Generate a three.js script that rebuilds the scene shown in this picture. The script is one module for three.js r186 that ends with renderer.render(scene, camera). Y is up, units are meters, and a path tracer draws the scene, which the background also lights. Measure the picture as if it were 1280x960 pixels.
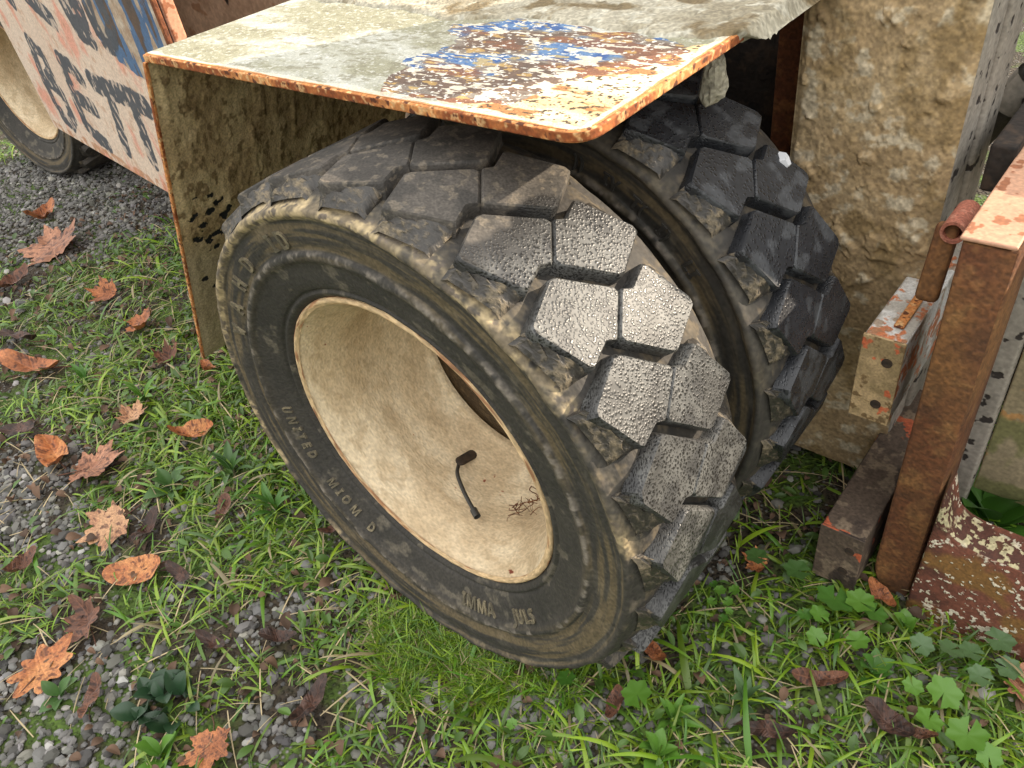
import * as THREE from 'three';
import { RoundedBoxGeometry } from 'three/addons/geometries/RoundedBoxGeometry.js';
import { mergeGeometries, toCreasedNormals } from 'three/addons/utils/BufferGeometryUtils.js';
import { TextGeometry } from 'three/addons/geometries/TextGeometry.js';
import { FontLoader } from 'three/addons/loaders/FontLoader.js';

// ------------------------------------------------------------------ camera, sky, sun, exposure
const scene = new THREE.Scene();
const F = 961, H = 0.40;                                   // focal length in photo pixels; wheel centre height
const CAM = new THREE.Vector3(0.6814, 0.7447 + H, 0.4478);
const CX = new THREE.Vector3(0.76443, -0.13124, -0.63121), CY = new THREE.Vector3(-0.32909, 0.76247, -0.55708), CZ = new THREE.Vector3(0.55439, 0.63357, 0.53967);
const camera = new THREE.PerspectiveCamera(2 * Math.atan(480 / F) * 180 / Math.PI, 4 / 3, 0.05, 300);
camera.position.copy(CAM);
camera.quaternion.setFromRotationMatrix(new THREE.Matrix4().makeBasis(CX, CY, CZ));
scene.add(camera);
const renderer = new THREE.WebGLRenderer({ antialias: true });
renderer.setSize(1024, 768);
renderer.toneMapping = THREE.LinearToneMapping;
renderer.toneMappingExposure = 2.3;
renderer.shadowMap.enabled = true;

const SUN = new THREE.Vector3(0.56, 0.40, -0.72).normalize();
const sun = new THREE.DirectionalLight(0xffeed6, 3.8);
sun.position.copy(SUN).multiplyScalar(12); sun.target.position.set(0, 0.3, 0);
sun.castShadow = true; sun.shadow.mapSize.set(2048, 2048);
Object.assign(sun.shadow.camera, { left: -4, right: 4, top: 4, bottom: -4, near: 0.5, far: 30 });
scene.add(sun, sun.target);
{
  const w = 512, h = 256, d = new Float32Array(w * h * 4);
  for (let j = 0; j < h; j++) for (let i = 0; i < w; i++) {
    const el = (j / (h - 1) - 0.5) * Math.PI, k = Math.max(0, Math.sin(el));
    const L = 0.42 + 0.80 * k;                               // thin bright haze, brightest overhead
    const c = el < 0 ? [0.16, 0.15, 0.12] : [0.95 * L, 0.94 * L, 0.92 * L];
    const o = (j * w + i) * 4; d[o] = c[0]; d[o + 1] = c[1]; d[o + 2] = c[2]; d[o + 3] = 1;
  }
  const sky = new THREE.DataTexture(d, w, h, THREE.RGBAFormat, THREE.FloatType);
  sky.mapping = THREE.EquirectangularReflectionMapping; sky.magFilter = THREE.LinearFilter; sky.colorSpace = THREE.LinearSRGBColorSpace; sky.needsUpdate = true;
  scene.background = sky; scene.environment = sky;
}

// ------------------------------------------------------------------ helpers
let seedState = 12345;
const rnd = () => { seedState = (seedState + 0x6D2B79F5) | 0; let t = Math.imul(seedState ^ (seedState >>> 15), 1 | seedState); t = (t + Math.imul(t ^ (t >>> 7), 61 | t)) ^ t; return ((t ^ (t >>> 14)) >>> 0) / 4294967296; };
const rr = (a, b) => a + (b - a) * rnd();
const clamp = (x, a = 0, b = 1) => Math.min(b, Math.max(a, x));
const ss = (a, b, x) => { const t = clamp((x - a) / (b - a)); return t * t * (3 - 2 * t); };
const mix = (a, b, t) => a + (b - a) * t;
const mix3 = (a, b, t) => [mix(a[0], b[0], t), mix(a[1], b[1], t), mix(a[2], b[2], t)];
const hsh = (x, y, s) => { let n = Math.imul(x, 374761393) + Math.imul(y, 668265263) + Math.imul(s, 1274126177) | 0; n = Math.imul(n ^ (n >>> 13), 1274126177); return ((n ^ (n >>> 16)) >>> 0) / 4294967296; };
function vn(x, y, s, px = 0, py = 0) {
  let xi = Math.floor(x), yi = Math.floor(y); const fx = x - xi, fy = y - yi;
  let x1 = xi + 1, y1 = yi + 1;
  if (px) { xi = ((xi % px) + px) % px; x1 = ((x1 % px) + px) % px; }
  if (py) { yi = ((yi % py) + py) % py; y1 = ((y1 % py) + py) % py; }
  const u = fx * fx * (3 - 2 * fx), v = fy * fy * (3 - 2 * fy);
  return mix(mix(hsh(xi, yi, s), hsh(x1, yi, s), u), mix(hsh(xi, y1, s), hsh(x1, y1, s), u), v);
}
// fractal noise; f = integer base frequency over the tile when u, v run 0..1
function fb(u, v, f, oct, s, fy = f, tile = true) {
  let a = 0.5, t = 0, n = 0, kx = f, ky = fy;
  for (let o = 0; o < oct; o++) { t += a * vn(u * kx, v * ky, s + o * 17, tile ? kx : 0, tile ? ky : 0); n += a; a *= 0.5; kx *= 2; ky *= 2; }
  return t / n;
}
const fw = (x, y, oct, s) => fb(x, y, 1, oct, s, 1, false);      // not tiled, world units
function cells(u, v, f, s) {                                      // distance to the nearest random dot, and its hash
  const x = u * f, y = v * f, xi = Math.floor(x), yi = Math.floor(y); let b = 9, id = 0;
  for (let j = -1; j < 2; j++) for (let i = -1; i < 2; i++) {
    const cx = xi + i, cy = yi + j, mx = ((cx % f) + f) % f, my = ((cy % f) + f) % f;
    const dx = cx + hsh(mx, my, s) - x, dy = cy + hsh(mx, my, s + 5) - y, d = Math.hypot(dx, dy);
    if (d < b) { b = d; id = hsh(mx, my, s + 9); }
  }
  return [b, id];
}
// material from fn(u, v) -> [r, g, b (sRGB 0..255), height 0..1, roughness 0..1]; tile = metres per repeat
function surf(w, h, fn, { bump = 0.002, tile = null, gloss = false, ...rest } = {}) {
  const c = new Uint8Array(w * h * 4), b = new Uint8Array(w * h * 4), r = gloss ? new Uint8Array(w * h * 4) : null; let rs = 0;
  for (let j = 0; j < h; j++) for (let i = 0; i < w; i++) {
    const q = fn((i + 0.5) / w, (j + 0.5) / h), o = (j * w + i) * 4;
    for (let k = 0; k < 3; k++) { c[o + k] = clamp(q[k], 0, 255); b[o + k] = clamp(q[3]) * 255; if (r) r[o + k] = clamp(q[4]) * 255; }
    rs += q[4]; c[o + 3] = b[o + 3] = 255; if (r) r[o + 3] = 255;
  }
  const mk = (d, srgb) => {
    const t = new THREE.DataTexture(d, w, h); t.wrapS = t.wrapT = THREE.RepeatWrapping; t.magFilter = THREE.LinearFilter; t.minFilter = THREE.LinearMipmapLinearFilter; t.generateMipmaps = true;
    if (srgb) t.colorSpace = THREE.SRGBColorSpace; if (tile) t.repeat.set(1 / tile, 1 / tile); t.needsUpdate = true; return t;
  };
  return new THREE.MeshPhysicalMaterial({ map: mk(c, true), bumpMap: mk(b), bumpScale: bump, roughnessMap: r ? mk(r) : null, roughness: r ? 1 : clamp(rs / w / h), metalness: 0, side: THREE.DoubleSide, ...rest });
}
const V = (x, y, z) => new THREE.Vector3(x, y, z);
const dirOf = (px, py) => V(0, 0, 0).addScaledVector(CX, px - 640).addScaledVector(CY, 480 - py).addScaledVector(CZ, -F);
const onAxis = (px, py, k, val) => { const d = dirOf(px, py); return d.multiplyScalar((val - CAM[k]) / d[k]).add(CAM); };
const onPlane = (px, py, p, n) => { const d = dirOf(px, py); return d.clone().multiplyScalar(p.clone().sub(CAM).dot(n) / d.dot(n)).add(CAM); };
const ground = (px, py) => onAxis(px, py, 'y', 0);
function toPixel(p) { const q = p.clone().sub(CAM), z = -q.dot(CZ); return z <= 0 ? [-9999, -9999] : [640 + F * q.dot(CX) / z, 480 - F * q.dot(CY) / z]; }

const used = {};
const numbered = n => { const k = used[n] = (used[n] ?? -1) + 1; return k ? `${n}_${String(k).padStart(3, '0')}` : n; };
function tag(o, label, category, group, kind) { Object.assign(o.userData, { label, category }); if (group) o.userData.group = group; if (kind) o.userData.kind = kind; return o; }
function thing(name, label, category, group) { const o = new THREE.Group(); o.name = numbered(name); scene.add(o); return tag(o, label, category, group); }
function mesh(name, g, m, parent, label) { const o = new THREE.Mesh(g, m); o.name = name; o.castShadow = o.receiveShadow = true; if (label) o.userData.label = label; parent.add(o); return o; }
// planar uv in metres by the dominant direction of each face
function boxUV(g, du = 0, dv = 0) {
  if (g.index) g = g.toNonIndexed();
  if (!g.attributes.normal) g.computeVertexNormals();
  const p = g.attributes.position, uv = new Float32Array(p.count * 2), a = V(), b = V(), c = V();
  for (let i = 0; i < p.count; i += 3) {
    a.fromBufferAttribute(p, i); b.fromBufferAttribute(p, i + 1); c.fromBufferAttribute(p, i + 2);
    const n = b.clone().sub(a).cross(c.clone().sub(a)), ax = Math.abs(n.x), ay = Math.abs(n.y), az = Math.abs(n.z);
    [a, b, c].forEach((q, k) => { const t = az >= ax && az >= ay ? [q.x, q.y] : ax >= ay ? [q.z, q.y] : [q.x, q.z]; uv[(i + k) * 2] = t[0] + du; uv[(i + k) * 2 + 1] = t[1] + dv; });
  }
  g.setAttribute('uv', new THREE.BufferAttribute(uv, 2));
  return g;
}
// box given by its extents, edges rounded and slightly uneven
function bx(x0, x1, y0, y1, z0, z1, r = 0.004) {
  const g = new RoundedBoxGeometry(x1 - x0, y1 - y0, z1 - z0, 2, Math.min(r, (x1 - x0) / 2.1, (y1 - y0) / 2.1, (z1 - z0) / 2.1));
  g.translate((x0 + x1) / 2, (y0 + y1) / 2, (z0 + z1) / 2);
  return boxUV(g, rnd(), rnd());
}
// surface of revolution about z; profile [[r, z], ...]; disp(theta, r, z) pushes along the profile's normal
function revolve(prof, seg, disp) {
  const n = prof.length, pos = [], uv = [], idx = []; let L = 0; const len = [0];
  for (let k = 1; k < n; k++) len.push(L += Math.hypot(prof[k][0] - prof[k - 1][0], prof[k][1] - prof[k - 1][1]));
  for (let i = 0; i <= seg; i++) {
    const t = i / seg * 2 * Math.PI, tt = (i % seg) / seg * 2 * Math.PI;
    for (let k = 0; k < n; k++) {
      let [r, z] = prof[k];
      if (disp) { const p = prof[Math.max(0, k - 1)], q = prof[Math.min(n - 1, k + 1)], dr = q[0] - p[0], dz = q[1] - p[1], l = Math.hypot(dr, dz) || 1, h = disp(tt, r, z); r += -dz / l * h; z += dr / l * h; }
      pos.push(r * Math.cos(t), r * Math.sin(t), z); uv.push(i / seg, len[k] / L);
      if (i < seg && k < n - 1) { const a = i * n + k, b = a + n; idx.push(a, b, a + 1, b, b + 1, a + 1); }
    }
  }
  const g = new THREE.BufferGeometry();
  g.setAttribute('position', new THREE.Float32BufferAttribute(pos, 3)); g.setAttribute('uv', new THREE.Float32BufferAttribute(uv, 2)); g.setIndex(idx); g.computeVertexNormals();
  return { g, at: v => { const l = v * L; let k = 1; while (k < n - 1 && len[k] < l) k++; const f = (l - len[k - 1]) / (len[k] - len[k - 1] || 1); return [mix(prof[k - 1][0], prof[k][0], f), mix(prof[k - 1][1], prof[k][1], f)]; } };
}
function smoothProfile(pts, n) { return new THREE.CatmullRomCurve3(pts.map(p => V(p[0], p[1], 0)), false, 'centripetal').getPoints(n).map(p => [p.x, p.y]); }
// regular grid sheet: f(u, v) -> Vector3
function sheet(nx, ny, f, uvf = (u, v) => [u, v]) {
  const pos = [], uv = [], idx = [];
  for (let j = 0; j <= ny; j++) for (let i = 0; i <= nx; i++) {
    const u = i / nx, v = j / ny, p = f(u, v), q = uvf(u, v); pos.push(p.x, p.y, p.z); uv.push(q[0], q[1]);
    if (i < nx && j < ny) { const a = j * (nx + 1) + i, b = a + nx + 1; idx.push(a, a + 1, b, a + 1, b + 1, b); }
  }
  const g = new THREE.BufferGeometry();
  g.setAttribute('position', new THREE.Float32BufferAttribute(pos, 3)); g.setAttribute('uv', new THREE.Float32BufferAttribute(uv, 2)); g.setIndex(idx); g.computeVertexNormals();
  return g;
}
const tubeG = (pts, r, seg = 12, rad = 8) => new THREE.TubeGeometry(new THREE.CatmullRomCurve3(pts.map(p => V(...p))), seg, r, rad);
const inPoly = (x, y, P) => { let c = false; for (let i = 0, j = P.length - 1; i < P.length; j = i++) if ((P[i][1] > y) !== (P[j][1] > y) && x < (P[j][0] - P[i][0]) * (y - P[i][1]) / (P[j][1] - P[i][1]) + P[i][0]) c = !c; return c; };
const segD = (x, y, a, b) => { const dx = b[0] - a[0], dy = b[1] - a[1], t = clamp(((x - a[0]) * dx + (y - a[1]) * dy) / (dx * dx + dy * dy || 1)); return Math.hypot(x - a[0] - t * dx, y - a[1] - t * dy); };

// ------------------------------------------------------------------ materials
const rustFn = (base, dark, light, s, sc = 1) => (u, v) => {
  const n = fb(u, v, 4 * sc, 6, s), m = fb(u, v, 18 * sc, 4, s + 40), g = fb(u, v, 90 * sc, 2, s + 80);
  let c = mix3(base, dark, ss(0.5, 0.66, n)); c = mix3(c, light, ss(0.55, 0.72, m) * 0.7); const k = 0.78 + 0.44 * g;
  return [c[0] * k, c[1] * k, c[2] * k, 0.5 * n + 0.3 * m + 0.3 * g, 0.75 + 0.2 * m];
};
const M = {};
M.rustBrown = surf(512, 512, rustFn([112, 66, 40], [70, 42, 28], [150, 100, 58], 3), { bump: 0.0035, tile: 0.35 });
M.rustOrange = surf(512, 256, (u, v) => {
  const n = fb(u, v, 6, 6, 21), m = fb(u, v, 24, 4, 22), g = fb(u, v, 100, 2, 23);
  let c = mix3([196, 128, 72], [140, 74, 34], ss(0.46, 0.62, n)); c = mix3(c, [222, 184, 132], ss(0.50, 0.72, fb(u, v, 40, 4, 26)) * 0.8); c = mix3(c, [92, 50, 28], ss(0.64, 0.72, fb(u, v, 34, 3, 25)));
  return [c[0] * (0.8 + 0.4 * g), c[1] * (0.8 + 0.4 * g), c[2] * (0.8 + 0.4 * g), 0.5 * n + 0.5 * m, 0.8];
}, { bump: 0.003, tile: 0.3 });
M.darkSteel = surf(256, 256, rustFn([44, 36, 30], [24, 21, 19], [74, 58, 44], 33), { bump: 0.003, tile: 0.4 });
M.brownBlock = surf(512, 512, (u, v) => {
  const n = fb(u, v, 4, 6, 51), m = fb(u, v, 16, 5, 52), g = fb(u, v, 80, 2, 53);
  let c = mix3([88, 74, 62], [56, 46, 40], ss(0.45, 0.62, n)); c = mix3(c, [120, 104, 86], ss(0.56, 0.7, m)); c = mix3(c, [196, 92, 56], ss(0.70, 0.73, fb(u, v, 7, 5, 55)) * 0.8);
  return [c[0] * (0.8 + 0.4 * g), c[1] * (0.8 + 0.4 * g), c[2] * (0.8 + 0.4 * g), 0.5 * n + 0.4 * m + 0.2 * g, 0.85];
}, { bump: 0.004, tile: 0.3 });
M.flaking = surf(640, 320, (u, v) => {                     // rust brown with patches of old cream paint left on it
  const n = fb(u, v, 4, 6, 61), m = fb(u, v, 46, 4, 62), g = fb(u, v, 110, 2, 63), zone = ss(0.46, 0.56, fb(u, v, 3, 3, 66));
  let c = mix3([112, 66, 50], [78, 46, 36], ss(0.45, 0.62, n)); c = mix3(c, [120, 86, 44], ss(0.52, 0.66, fb(u, v, 5, 4, 65)));
  const f = ss(0.545, 0.57, m) * zone + ss(0.66, 0.68, m) * (1 - zone);
  c = mix3(c, mix3([204, 194, 174], [178, 168, 132], ss(0.5, 0.62, n)), clamp(f));
  return [c[0] * (0.82 + 0.36 * g), c[1] * (0.82 + 0.36 * g), c[2] * (0.82 + 0.36 * g), 0.3 * n + 0.5 * f + 0.2 * g, 0.8];
}, { bump: 0.003, tile: 0.34 });
M.goldRust = surf(512, 512, (u, v) => {                      // the post: brown rust, ochre where lichen dust sits
  const n = fb(u, v, 3, 6, 71), m = fb(u, v, 20, 4, 72), g = fb(u, v, 120, 2, 73);
  let c = mix3([98, 58, 36], [80, 48, 32], ss(0.45, 0.6, n)); c = mix3(c, [128, 92, 52], ss(0.48, 0.76, fb(u, v, 3, 5, 74)) * 0.7); c = mix3(c, [150, 114, 70], ss(0.58, 0.76, m) * 0.35); c = mix3(c, [82, 54, 34], ss(0.56, 0.74, fb(u, v, 9, 5, 75)) * 0.6);
  return [c[0] * (0.76 + 0.48 * g), c[1] * (0.76 + 0.48 * g), c[2] * (0.76 + 0.48 * g), 0.4 * n + 0.3 * m + 0.3 * g, 0.85];
}, { bump: 0.003, tile: 0.5 });
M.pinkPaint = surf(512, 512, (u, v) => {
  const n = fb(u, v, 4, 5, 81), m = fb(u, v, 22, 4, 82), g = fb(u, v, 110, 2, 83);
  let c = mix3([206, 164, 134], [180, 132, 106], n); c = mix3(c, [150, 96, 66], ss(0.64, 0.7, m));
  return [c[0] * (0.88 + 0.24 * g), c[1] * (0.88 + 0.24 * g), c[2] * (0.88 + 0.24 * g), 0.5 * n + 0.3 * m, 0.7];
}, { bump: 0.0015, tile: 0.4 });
M.whiteRust = surf(512, 512, (u, v) => {                     // old white paint, rust breaking through in the middle
  const n = fb(u, v, 5, 5, 91), m = fb(u, v, 24, 4, 92), g = fb(u, v, 100, 2, 93), w = fb(u, v, 4, 4, 94);
  let c = mix3([214, 212, 208], [176, 170, 160], ss(0.45, 0.62, n)); const k = ss(0.58, 0.66, w * 0.7 + m * 0.34) * 0.85;
  c = mix3(c, mix3([176, 96, 52], [208, 110, 64], m), k); c = mix3(c, [150, 120, 92], ss(0.6, 0.7, fb(u, v, 16, 4, 96)) * 0.6);
  return [c[0] * (0.88 + 0.24 * g), c[1] * (0.88 + 0.24 * g), c[2] * (0.88 + 0.24 * g), 0.6 - 0.5 * k + 0.3 * m, 0.7];
}, { bump: 0.003, tile: 0.22 });
M.tanEnd = surf(512, 512, (u, v) => {
  const n = fb(u, v, 5, 5, 101), m = fb(u, v, 22, 4, 102), g = fb(u, v, 100, 2, 103);
  let c = mix3([186, 158, 118], [150, 128, 92], ss(0.42, 0.62, n)); c = mix3(c, [206, 96, 60], ss(0.70, 0.74, fb(u, v, 9, 4, 104)) * 0.8); c = mix3(c, [122, 98, 66], ss(0.58, 0.7, m));
  return [c[0] * (0.85 + 0.3 * g), c[1] * (0.85 + 0.3 * g), c[2] * (0.85 + 0.3 * g), 0.5 * n + 0.4 * m, 0.8];
}, { bump: 0.003, tile: 0.25 });
M.greyPlank = surf(256, 512, (u, v) => {
  const n = fb(u, v, 14, 4, 111, 3), m = fb(u, v, 30, 4, 112), p = ss(0.68, 0.73, fb(u, v, 26, 3, 113)), g = fb(u, v, 80, 2, 114);
  let c = mix3([168, 160, 148], [126, 120, 110], n); c = mix3(c, [52, 46, 42], p);
  return [c[0] * (0.86 + 0.28 * g), c[1] * (0.86 + 0.28 * g), c[2] * (0.86 + 0.28 * g), 0.5 * n + 0.3 * m - 0.4 * p, 0.85];
}, { bump: 0.003, tile: 0.4 });
M.beigePlate = surf(512, 512, (u, v) => {
  const n = fb(u, v, 4, 6, 121), m = fb(u, v, 14, 4, 122), g = fb(u, v, 90, 2, 123);
  let c = mix3([164, 148, 120], [134, 124, 96], n); c = mix3(c, [176, 134, 84], ss(0.58, 0.7, m)); c = mix3(c, [118, 116, 76], ss(0.58, 0.7, fb(u, v, 6, 4, 125)));
  return [c[0] * (0.86 + 0.28 * g), c[1] * (0.86 + 0.28 * g), c[2] * (0.86 + 0.28 * g), 0.4 * n + 0.4 * m, 0.85];
}, { bump: 0.003, tile: 0.4 });
const mudFn = (s, a, b, c0, d) => (u, v) => {
  const n = fb(u, v, 5, 6, s), m = fb(u, v, 22, 5, s + 1), g = fb(u, v, 110, 2, s + 2);
  let c = mix3(a, b, ss(0.36, 0.64, n)); c = mix3(c, c0, ss(0.54, 0.7, m)); c = mix3(c, d, ss(0.56, 0.72, fb(u, v, 9, 5, s + 4)));
  return [c[0] * (0.8 + 0.4 * g), c[1] * (0.8 + 0.4 * g), c[2] * (0.8 + 0.4 * g), 0.5 * n + 0.4 * m + 0.25 * g, 0.88];
};
M.mudWarm = surf(640, 640, mudFn(141, [180, 157, 121], [160, 136, 101], [192, 177, 150], [146, 123, 86]), { bump: 0.003, tile: 0.5 });
M.crust = surf(512, 512, mudFn(151, [166, 160, 142], [140, 132, 112], [180, 176, 160], [112, 98, 72]), { bump: 0.006, tile: 0.4 });
M.rimPaint = surf(896, 384, (u, v) => {
  const n = fb(u, v, 10, 5, 161, 4), m = fb(u, v, 60, 3, 162, 20), g = fb(u, v, 300, 2, 163, 100);
  let c = mix3([218, 199, 167], [202, 180, 146], ss(0.38, 0.64, n)); c = mix3(c, [168, 144, 110], ss(0.56, 0.76, m) * 0.4); c = mix3(c, [184, 161, 127], ss(0.42, 0.72, fb(u, v, 24, 5, 165, 8)) * 0.6);
  c = mix3(c, [120, 56, 34], ss(0.86, 0.90, fb(u, v, 60, 3, 166, 16)));
  return [c[0] * (0.88 + 0.24 * g), c[1] * (0.88 + 0.24 * g), c[2] * (0.88 + 0.24 * g), 0.4 * n + 0.4 * m + 0.3 * g, 0.72];
}, { bump: 0.0025 });
M.rimEdge = surf(512, 64, (u, v) => {
  const m = fb(u, v, 90, 4, 171, 4), g = fb(u, v, 200, 2, 172, 8);
  const c = mix3([160, 116, 82], [208, 182, 140], ss(0.30, 0.46, fb(u, v, 36, 6, 173, 4)) * (0.75 + 0.25 * m)); return [c[0] * (0.8 + 0.4 * g), c[1] * (0.8 + 0.4 * g), c[2] * (0.8 + 0.4 * g), m, 0.8];
}, { bump: 0.002 });
M.hubDark = surf(256, 256, rustFn([92, 74, 50], [60, 46, 32], [118, 96, 66], 181), { bump: 0.002, tile: 0.3 });
M.blackRubber = surf(256, 256, (u, v) => { const n = fb(u, v, 8, 5, 191), g = fb(u, v, 60, 2, 192); const k = 42 + 26 * n + 16 * g; return [k, k * 0.96, k * 0.9, n, 0.6]; }, { bump: 0.001, tile: 0.2 });
// dry tread: bare grey-brown rubber with a little dust
M.treadDry = surf(512, 512, (u, v) => {
  const n = fb(u, v, 5, 6, 201), m = fb(u, v, 26, 4, 202), g = fb(u, v, 128, 2, 203);
  let c = mix3([76, 71, 65], [60, 56, 52], ss(0.4, 0.62, n)); c = mix3(c, [104, 94, 80], ss(0.56, 0.7, m) * 0.8);
  return [c[0] * (0.72 + 0.56 * g), c[1] * (0.72 + 0.56 * g), c[2] * (0.72 + 0.56 * g), 0.3 * n + 0.3 * m + 0.4 * g, 0.62 + 0.2 * m];
}, { bump: 0.0012, tile: 0.24 });
// shoulder lugs: black rubber where it has chipped, pale dried mud lower down and in the scars
M.lug = surf(512, 512, (u, v) => {
  const n = fb(u, v, 9, 6, 205), m = fb(u, v, 34, 5, 206), g = fb(u, v, 128, 2, 207), k = 0.75 * ss(0.44, 0.68, n * 0.6 + m * 0.4) + 0.25 * ss(0.6, 0.64, m);
  let c = mix3([46, 44, 42], [72, 66, 58], m); c = mix3(c, mix3([140, 126, 100], [116, 104, 86], m), k);
  return [c[0] * (0.8 + 0.4 * g), c[1] * (0.8 + 0.4 * g), c[2] * (0.8 + 0.4 * g), 0.4 * n + 0.3 * m + 0.3 * k, 0.45 + 0.4 * k];
}, { bump: 0.003, tile: 0.24, gloss: true });
// outer tread: dry under the mudguard, rained on beyond it; dark drops on a grey dust film, paled to paint in wet glare
M.treadWet = surf(2048, 420, (u, v) => {
  const th = u * 180 - 30, x = u * 180 * 0.00716, z = v * 0.27;          // metres along and across the tread
  const n = fw(x * 24, z * 24, 5, 201), m = fw(x * 110, z * 110, 4, 202), g = fw(x * 520, z * 520, 2, 203);
  let c = mix3([80, 75, 69], [60, 57, 53], ss(0.4, 0.62, n)); c = mix3(c, [108, 99, 86], ss(0.56, 0.7, m) * 0.7); let k = 0.74 + 0.52 * g, h = 0.3 * n + 0.3 * m + 0.3 * g, ro = 0.68;
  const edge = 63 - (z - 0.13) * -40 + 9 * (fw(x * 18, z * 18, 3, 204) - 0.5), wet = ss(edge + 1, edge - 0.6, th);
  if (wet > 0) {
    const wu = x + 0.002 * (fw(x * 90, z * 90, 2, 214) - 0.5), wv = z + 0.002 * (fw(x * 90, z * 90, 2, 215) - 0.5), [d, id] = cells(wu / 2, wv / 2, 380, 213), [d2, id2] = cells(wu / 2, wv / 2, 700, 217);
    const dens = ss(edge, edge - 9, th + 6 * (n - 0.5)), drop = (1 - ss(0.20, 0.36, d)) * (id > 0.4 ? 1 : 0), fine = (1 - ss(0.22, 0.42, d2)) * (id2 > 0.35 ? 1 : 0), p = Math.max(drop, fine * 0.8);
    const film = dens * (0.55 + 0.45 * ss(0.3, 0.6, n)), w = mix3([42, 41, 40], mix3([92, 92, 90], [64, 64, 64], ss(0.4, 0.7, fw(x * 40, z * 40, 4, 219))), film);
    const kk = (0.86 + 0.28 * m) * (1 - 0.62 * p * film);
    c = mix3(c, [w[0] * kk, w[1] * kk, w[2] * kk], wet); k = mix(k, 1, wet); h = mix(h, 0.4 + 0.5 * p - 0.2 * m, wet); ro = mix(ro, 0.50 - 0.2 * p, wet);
  }
  return [c[0] * k, c[1] * k, c[2] * k, h, ro];
}, { bump: 0.0008, gloss: true, specularIntensity: 0.75 });
M.treadBack = surf(768, 768, (u, v) => {
  const n = fb(u, v, 5, 5, 221), m = fb(u, v, 30, 4, 222); const [d, id] = cells(u, v, 52, 223);
  const drop = (1 - ss(0.2, 0.44, d)) * (id > 0.35 ? 1 : 0);
  const c = mix3([44, 46, 50], [30, 31, 34], n), k = 0.8 + 0.4 * m, dust = ss(0.56, 0.7, fb(u, v, 8, 5, 225)) * 0.5;
  const e = mix3(c, [92, 94, 96], dust);
  return [e[0] * k, e[1] * k, e[2] * k, 0.4 + 0.4 * drop - 0.2 * m, 0.46 - 0.26 * drop + 0.3 * dust];
}, { bump: 0.0009, tile: 0.28, gloss: true });

// ------------------------------------------------------------------ ground
const gravelSpots = [[25, 600, 0.13], [5, 650, 0.12], [15, 900, 0.15], [70, 930, 0.16], [110, 850, 0.09], [70, 230, 0.5], [160, 225, 0.6], [0, 240, 0.35], [140, 260, 0.3], [470, 880, 0.05], [545, 855, 0.045], [650, 890, 0.06], [750, 905, 0.05], [330, 780, 0.05], [370, 765, 0.04], [250, 830, 0.03], [690, 860, 0.05], [210, 600, 0.03], [95, 690, 0.07], [60, 660, 0.08], [430, 740, 0.04], [340, 905, 0.06], [880, 700, 0.05]].map(([x, y, r]) => { const p = ground(x, y); return [p.x, p.z, r]; });
function gravelAt(x, z) {
  let g = 0; const w = 0.06 * (fw(x * 9, z * 9, 3, 7) - 0.5);
  for (const [a, b, r] of gravelSpots) { const d = Math.hypot(x - a, z - b) + w; if (d < r * 1.3) g = Math.max(g, 1 - ss(r * 0.6, r * 1.3, d)); }
  return g;
}
const groundY = (x, z) => 0.016 * (fw(x * 3, z * 3, 3, 301) - 0.5) + 0.006 * (fw(x * 22, z * 22, 3, 302) - 0.5) - 0.004;
M.ground = surf(768, 768, (u, v) => {
  const n = fb(u, v, 5, 6, 311), m = fb(u, v, 40, 4, 312), g = fb(u, v, 160, 2, 313); const [d, id] = cells(u, v, 90, 314);
  let c = mix3([70, 60, 46], [48, 40, 30], n); c = mix3(c, [72, 98, 30], ss(0.46, 0.6, fb(u, v, 8, 5, 316)) * 0.85); c = mix3(c, [96 + 30 * id, 94 + 30 * id, 90 + 28 * id], (1 - ss(0.2, 0.42, d)) * ss(0.5, 0.6, m) * (id > 0.4 ? 1 : 0));
  return [c[0] * (0.75 + 0.5 * g), c[1] * (0.75 + 0.5 * g), c[2] * (0.75 + 0.5 * g), 0.4 * n + 0.6 * (1 - ss(0.1, 0.5, d)), 0.9];
}, { bump: 0.008, tile: 0.9 });
{
  const axis = (a, b, n, far) => { const o = [-far, -far / 3, -far / 8, a - 1.5]; for (let i = 0; i <= n; i++) o.push(a + (b - a) * i / n); o.push(b + 1.5, far / 8, far / 3, far); return o; };
  const X = axis(-4, 1.8, 240, 60), Z = axis(-1.6, 1.4, 130, 60), pos = [], uv = [], idx = [];
  Z.forEach((z, j) => X.forEach((x, i) => { pos.push(x, groundY(x, z), z); uv.push(x, z); if (i < X.length - 1 && j < Z.length - 1) { const a = j * X.length + i, b = a + X.length; idx.push(a, b, a + 1, a + 1, b, b + 1); } }));
  const g = new THREE.BufferGeometry(); g.setAttribute('position', new THREE.Float32BufferAttribute(pos, 3)); g.setAttribute('uv', new THREE.Float32BufferAttribute(uv, 2)); g.setIndex(idx); g.computeVertexNormals();
  const o = mesh('ground', g, M.ground, scene); tag(o, 'damp earth with moss and small stones under the machine', 'ground', null, 'structure');
}

// ------------------------------------------------------------------ the machine
const machine = thing('site_dumper', 'muddy site machine with twin rear tyres, dented steel mudguard and hand painted side panel', 'machine');
const part = (name, label) => { const o = new THREE.Group(); o.name = name; if (label) o.userData.label = label; machine.add(o); return o; };

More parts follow.
